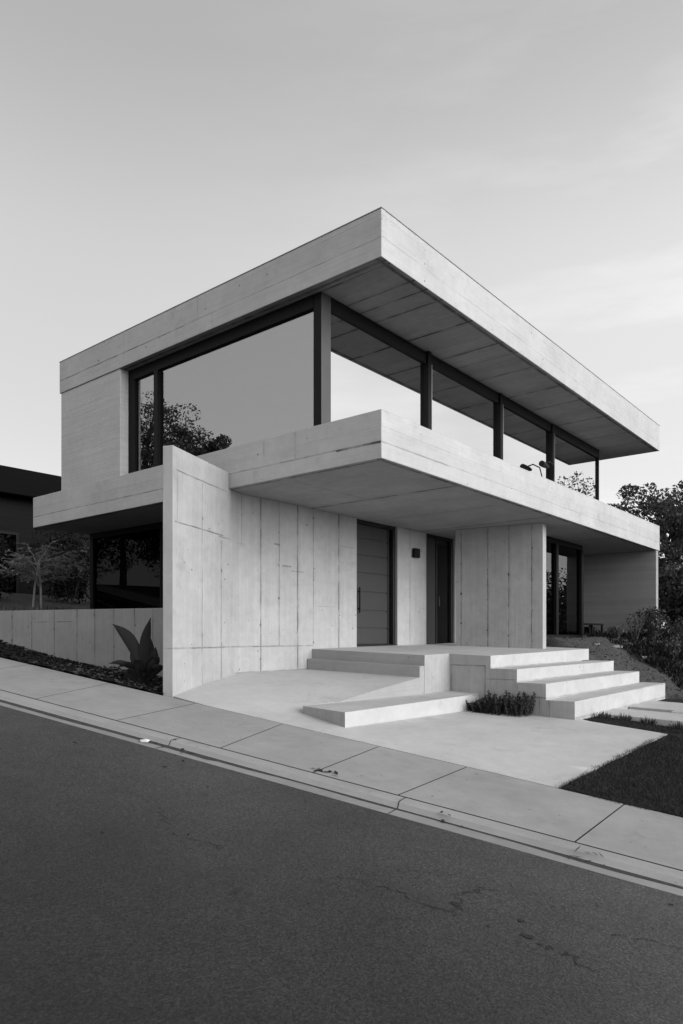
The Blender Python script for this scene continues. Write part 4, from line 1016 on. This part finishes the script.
# bench by the garden window
bn = empty('garden_bench', (20.1, 7.2, 0.0), 'low dark slatted bench beside the garden glazing in front of the end wall', 'bench')
m = MB()
for q in range(4): m.box(19.55, 21.35, 7.32 + q * 0.11, 7.40 + q * 0.11, 0.36, 0.40)
m.build('seat', M['black'], bn)
for (x, y) in ((19.58, 7.33), (21.27, 7.33), (19.58, 7.69), (21.27, 7.69), (20.43, 7.33)):
    m = MB(); m.box(x, x + 0.05, y, y + 0.05, -0.03, 0.36); m.build('leg', M['black'], bn)
m = MB(); m.box(19.63, 21.27, 7.341, 7.37, 0.05, 0.09); m.box(20.5, 21.0, 7.45, 7.6, 0.09, 0.30); m.build('shelf', M['black'], bn)
# litter
def spw(u, v):
    k_ = (u - 341.5) / 701; dx, dy, dz = .7724 + k_ * .6351, .6351 - k_ * .7724, (637 - v) / 701
    a, b = ab(dx, dy); t = (zs(0, 8) - 0.05) / (dz - 0.145 * a); return (a * t, b * t)
random.seed(140)
m = MB(); x, y = xy(5.45, 5.97); z = zs(5.45, 8) + R0 + 0.004
P = [(x - 0.02, y - 0.08, z + 0.01), (x + 0.04, y - 0.05, z + 0.025), (x + 0.04, y + 0.04, z + 0.008), (x + 0.0, y + 0.09, z + 0.02), (x - 0.04, y + 0.03, z + 0.004), (x + 0.01, y, z + 0.036)]
m.mesh(P, [(0, 1, 5), (1, 2, 5), (2, 3, 5), (3, 4, 5), (4, 0, 5)]); tag(m.build('paper_scrap', M['paper']), 'crumpled white scrap of paper lying in the gutter', 'litter')
def debris(a, b, n, spread, size, label, twig=False, dz=0.004, mat='dry'):
    m = MB()
    for k in range(n):
        aa = a + random.gauss(0, spread * 1.6); bb = b + random.gauss(0, spread * 0.6); x, y = xy(aa, bb)
        z = zs(aa, 8) + (R0 if bb < 6.09 else 0.02 * (bb - 8)) + dz
        an = random.uniform(0, 2 * pi); s = size * random.uniform(0.5, 1.3); u = Vector((cos(an), sin(an), random.uniform(0, 0.5))) * s; v = Vector((-sin(an), cos(an), random.uniform(-0.3, 0.3))) * s * (0.12 if twig else 0.5); c = Vector((x, y, z + 0.008))
        m.face([c - u, c + v, c + u, c - v])
    tag(m.build('leaf_litter', M[mat]), label, 'leaf litter', 'leaf litter along the kerb')
debris(3.42, 6.42, 16, 0.05, 0.035, 'dark clump of leaves on the sidewalk joint above the kerb', mat='leaf_plant')
debris(0.88, 6.06, 18, 0.06, 0.05, 'spiky twig litter in the gutter near the lower sidewalk joint', True)
debris(2.05, 6.07, 8, 0.04, 0.03, 'few dry leaves in the gutter under the middle sidewalk slab')
debris(5.1, 6.05, 14, 0.25, 0.03, 'dry leaves strewn along the gutter below the fin wall', mat='leaf_plant')

# ------------------------------------------------------------------ light, sky, camera
SUN_AZ = Vector((0.08, -1.0, 0)).normalized(); EL = radians(17.5)
to_sun = Vector((SUN_AZ.x * cos(EL), SUN_AZ.y * cos(EL), sin(EL)))
sun = bpy.data.lights.new('sun', 'SUN'); sun.energy = 2.95; sun.angle = radians(42); sun.color = (1, 1, 1)
so = bpy.data.objects.new('sun', sun); COL.objects.link(so); so.rotation_euler = to_sun.to_track_quat('Z', 'Y').to_euler()
w = bpy.data.worlds.new('World'); scene.world = w; w.use_nodes = True
t = NT(w.node_tree); bg = w.node_tree.nodes['Background']
sky = t.add('ShaderNodeTexSky', sky_type='NISHITA'); sky.sun_disc = False; sky.sun_elevation = EL
sky.sun_rotation = math.atan2(to_sun.x, to_sun.y); sky.air_density = 1.0; sky.dust_density = 1.6; sky.ozone_density = 1.0
bwn = t.add('ShaderNodeRGBToBW'); t.l.new(sky.outputs[0], bwn.inputs[0])
gen = t.add('ShaderNodeTexCoord').outputs['Generated']
mp = t.add('ShaderNodeMapping'); mp.inputs['Rotation'].default_value = (0.25, 0.1, 0.7); mp.inputs['Scale'].default_value = (0.9, 1.6, 8.0); t.put(mp.inputs['Vector'], gen)
wn = t.noise(mp.outputs[0], 1.6, 6, 0.6)
gs = t.sep(gen)
# thin high cloud: a pale even veil, denser towards the sun's side of the sky, with soft streaks, plus an added fill on the unseen left
side = t.rng(t.m('SUBTRACT', gs[0], t.m('MULTIPLY', gs[1], 0.45)), 0.0, 1.1, 0, 1, True)
el = gs[2]
veil = t.m('ADD', 1.93, t.m('MULTIPLY', t.rng(el, 0.66, 0.46, 0, 1, True), 0.65))
veil = t.m('SUBTRACT', veil, t.m('MULTIPLY', t.rng(el, 0.46, 0.15, 0, 1, True), 0.6))
veil = t.m('ADD', veil, t.m('MULTIPLY', t.m('MULTIPLY', side, t.rng(el, 0.66, 0.4, 0.55, 1.0)), 1.9))
veil = t.m('ADD', veil, t.m('MULTIPLY', t.rng(gs[0], 0.0, -0.9, 0, 1, True), 2.5))  # added fill: unseen sky on this side brightened to light the left facade
wisp = t.m('MULTIPLY', t.rng(wn, 0.45, 0.70, -0.2, 0.85), side)
val = t.m('ADD', t.m('MULTIPLY', bwn.outputs[0], 0.83), t.m('ADD', veil, wisp))
cc = t.add('ShaderNodeCombineColor')
for i in range(3): t.put(cc.inputs[i], val)
t.l.new(cc.outputs[0], bg.inputs['Color']); bg.inputs['Strength'].default_value = 0.15

cam = bpy.data.cameras.new('camera'); co = bpy.data.objects.new('camera', cam); COL.objects.link(co)
co.location = (0, 0, 0); co.rotation_euler = Vector((-0.7724, -0.6351, 0)).to_track_quat('Z', 'Y').to_euler()
cam.lens = 701 / 1024 * 36; cam.sensor_width = 36; cam.sensor_fit = 'AUTO'; cam.shift_y = (637 - 512) / 1024
cam.clip_start = 0.05; cam.clip_end = 3000
scene.camera = co
vs_ = scene.view_settings; vs_.view_transform = 'Standard'; vs_.look = 'None'; vs_.gamma = 1; vs_.exposure = 0.0; vs_.use_curve_mapping = False
scene.cycles.use_denoising = True
scene.render.resolution_x = 683; scene.render.resolution_y = 1024
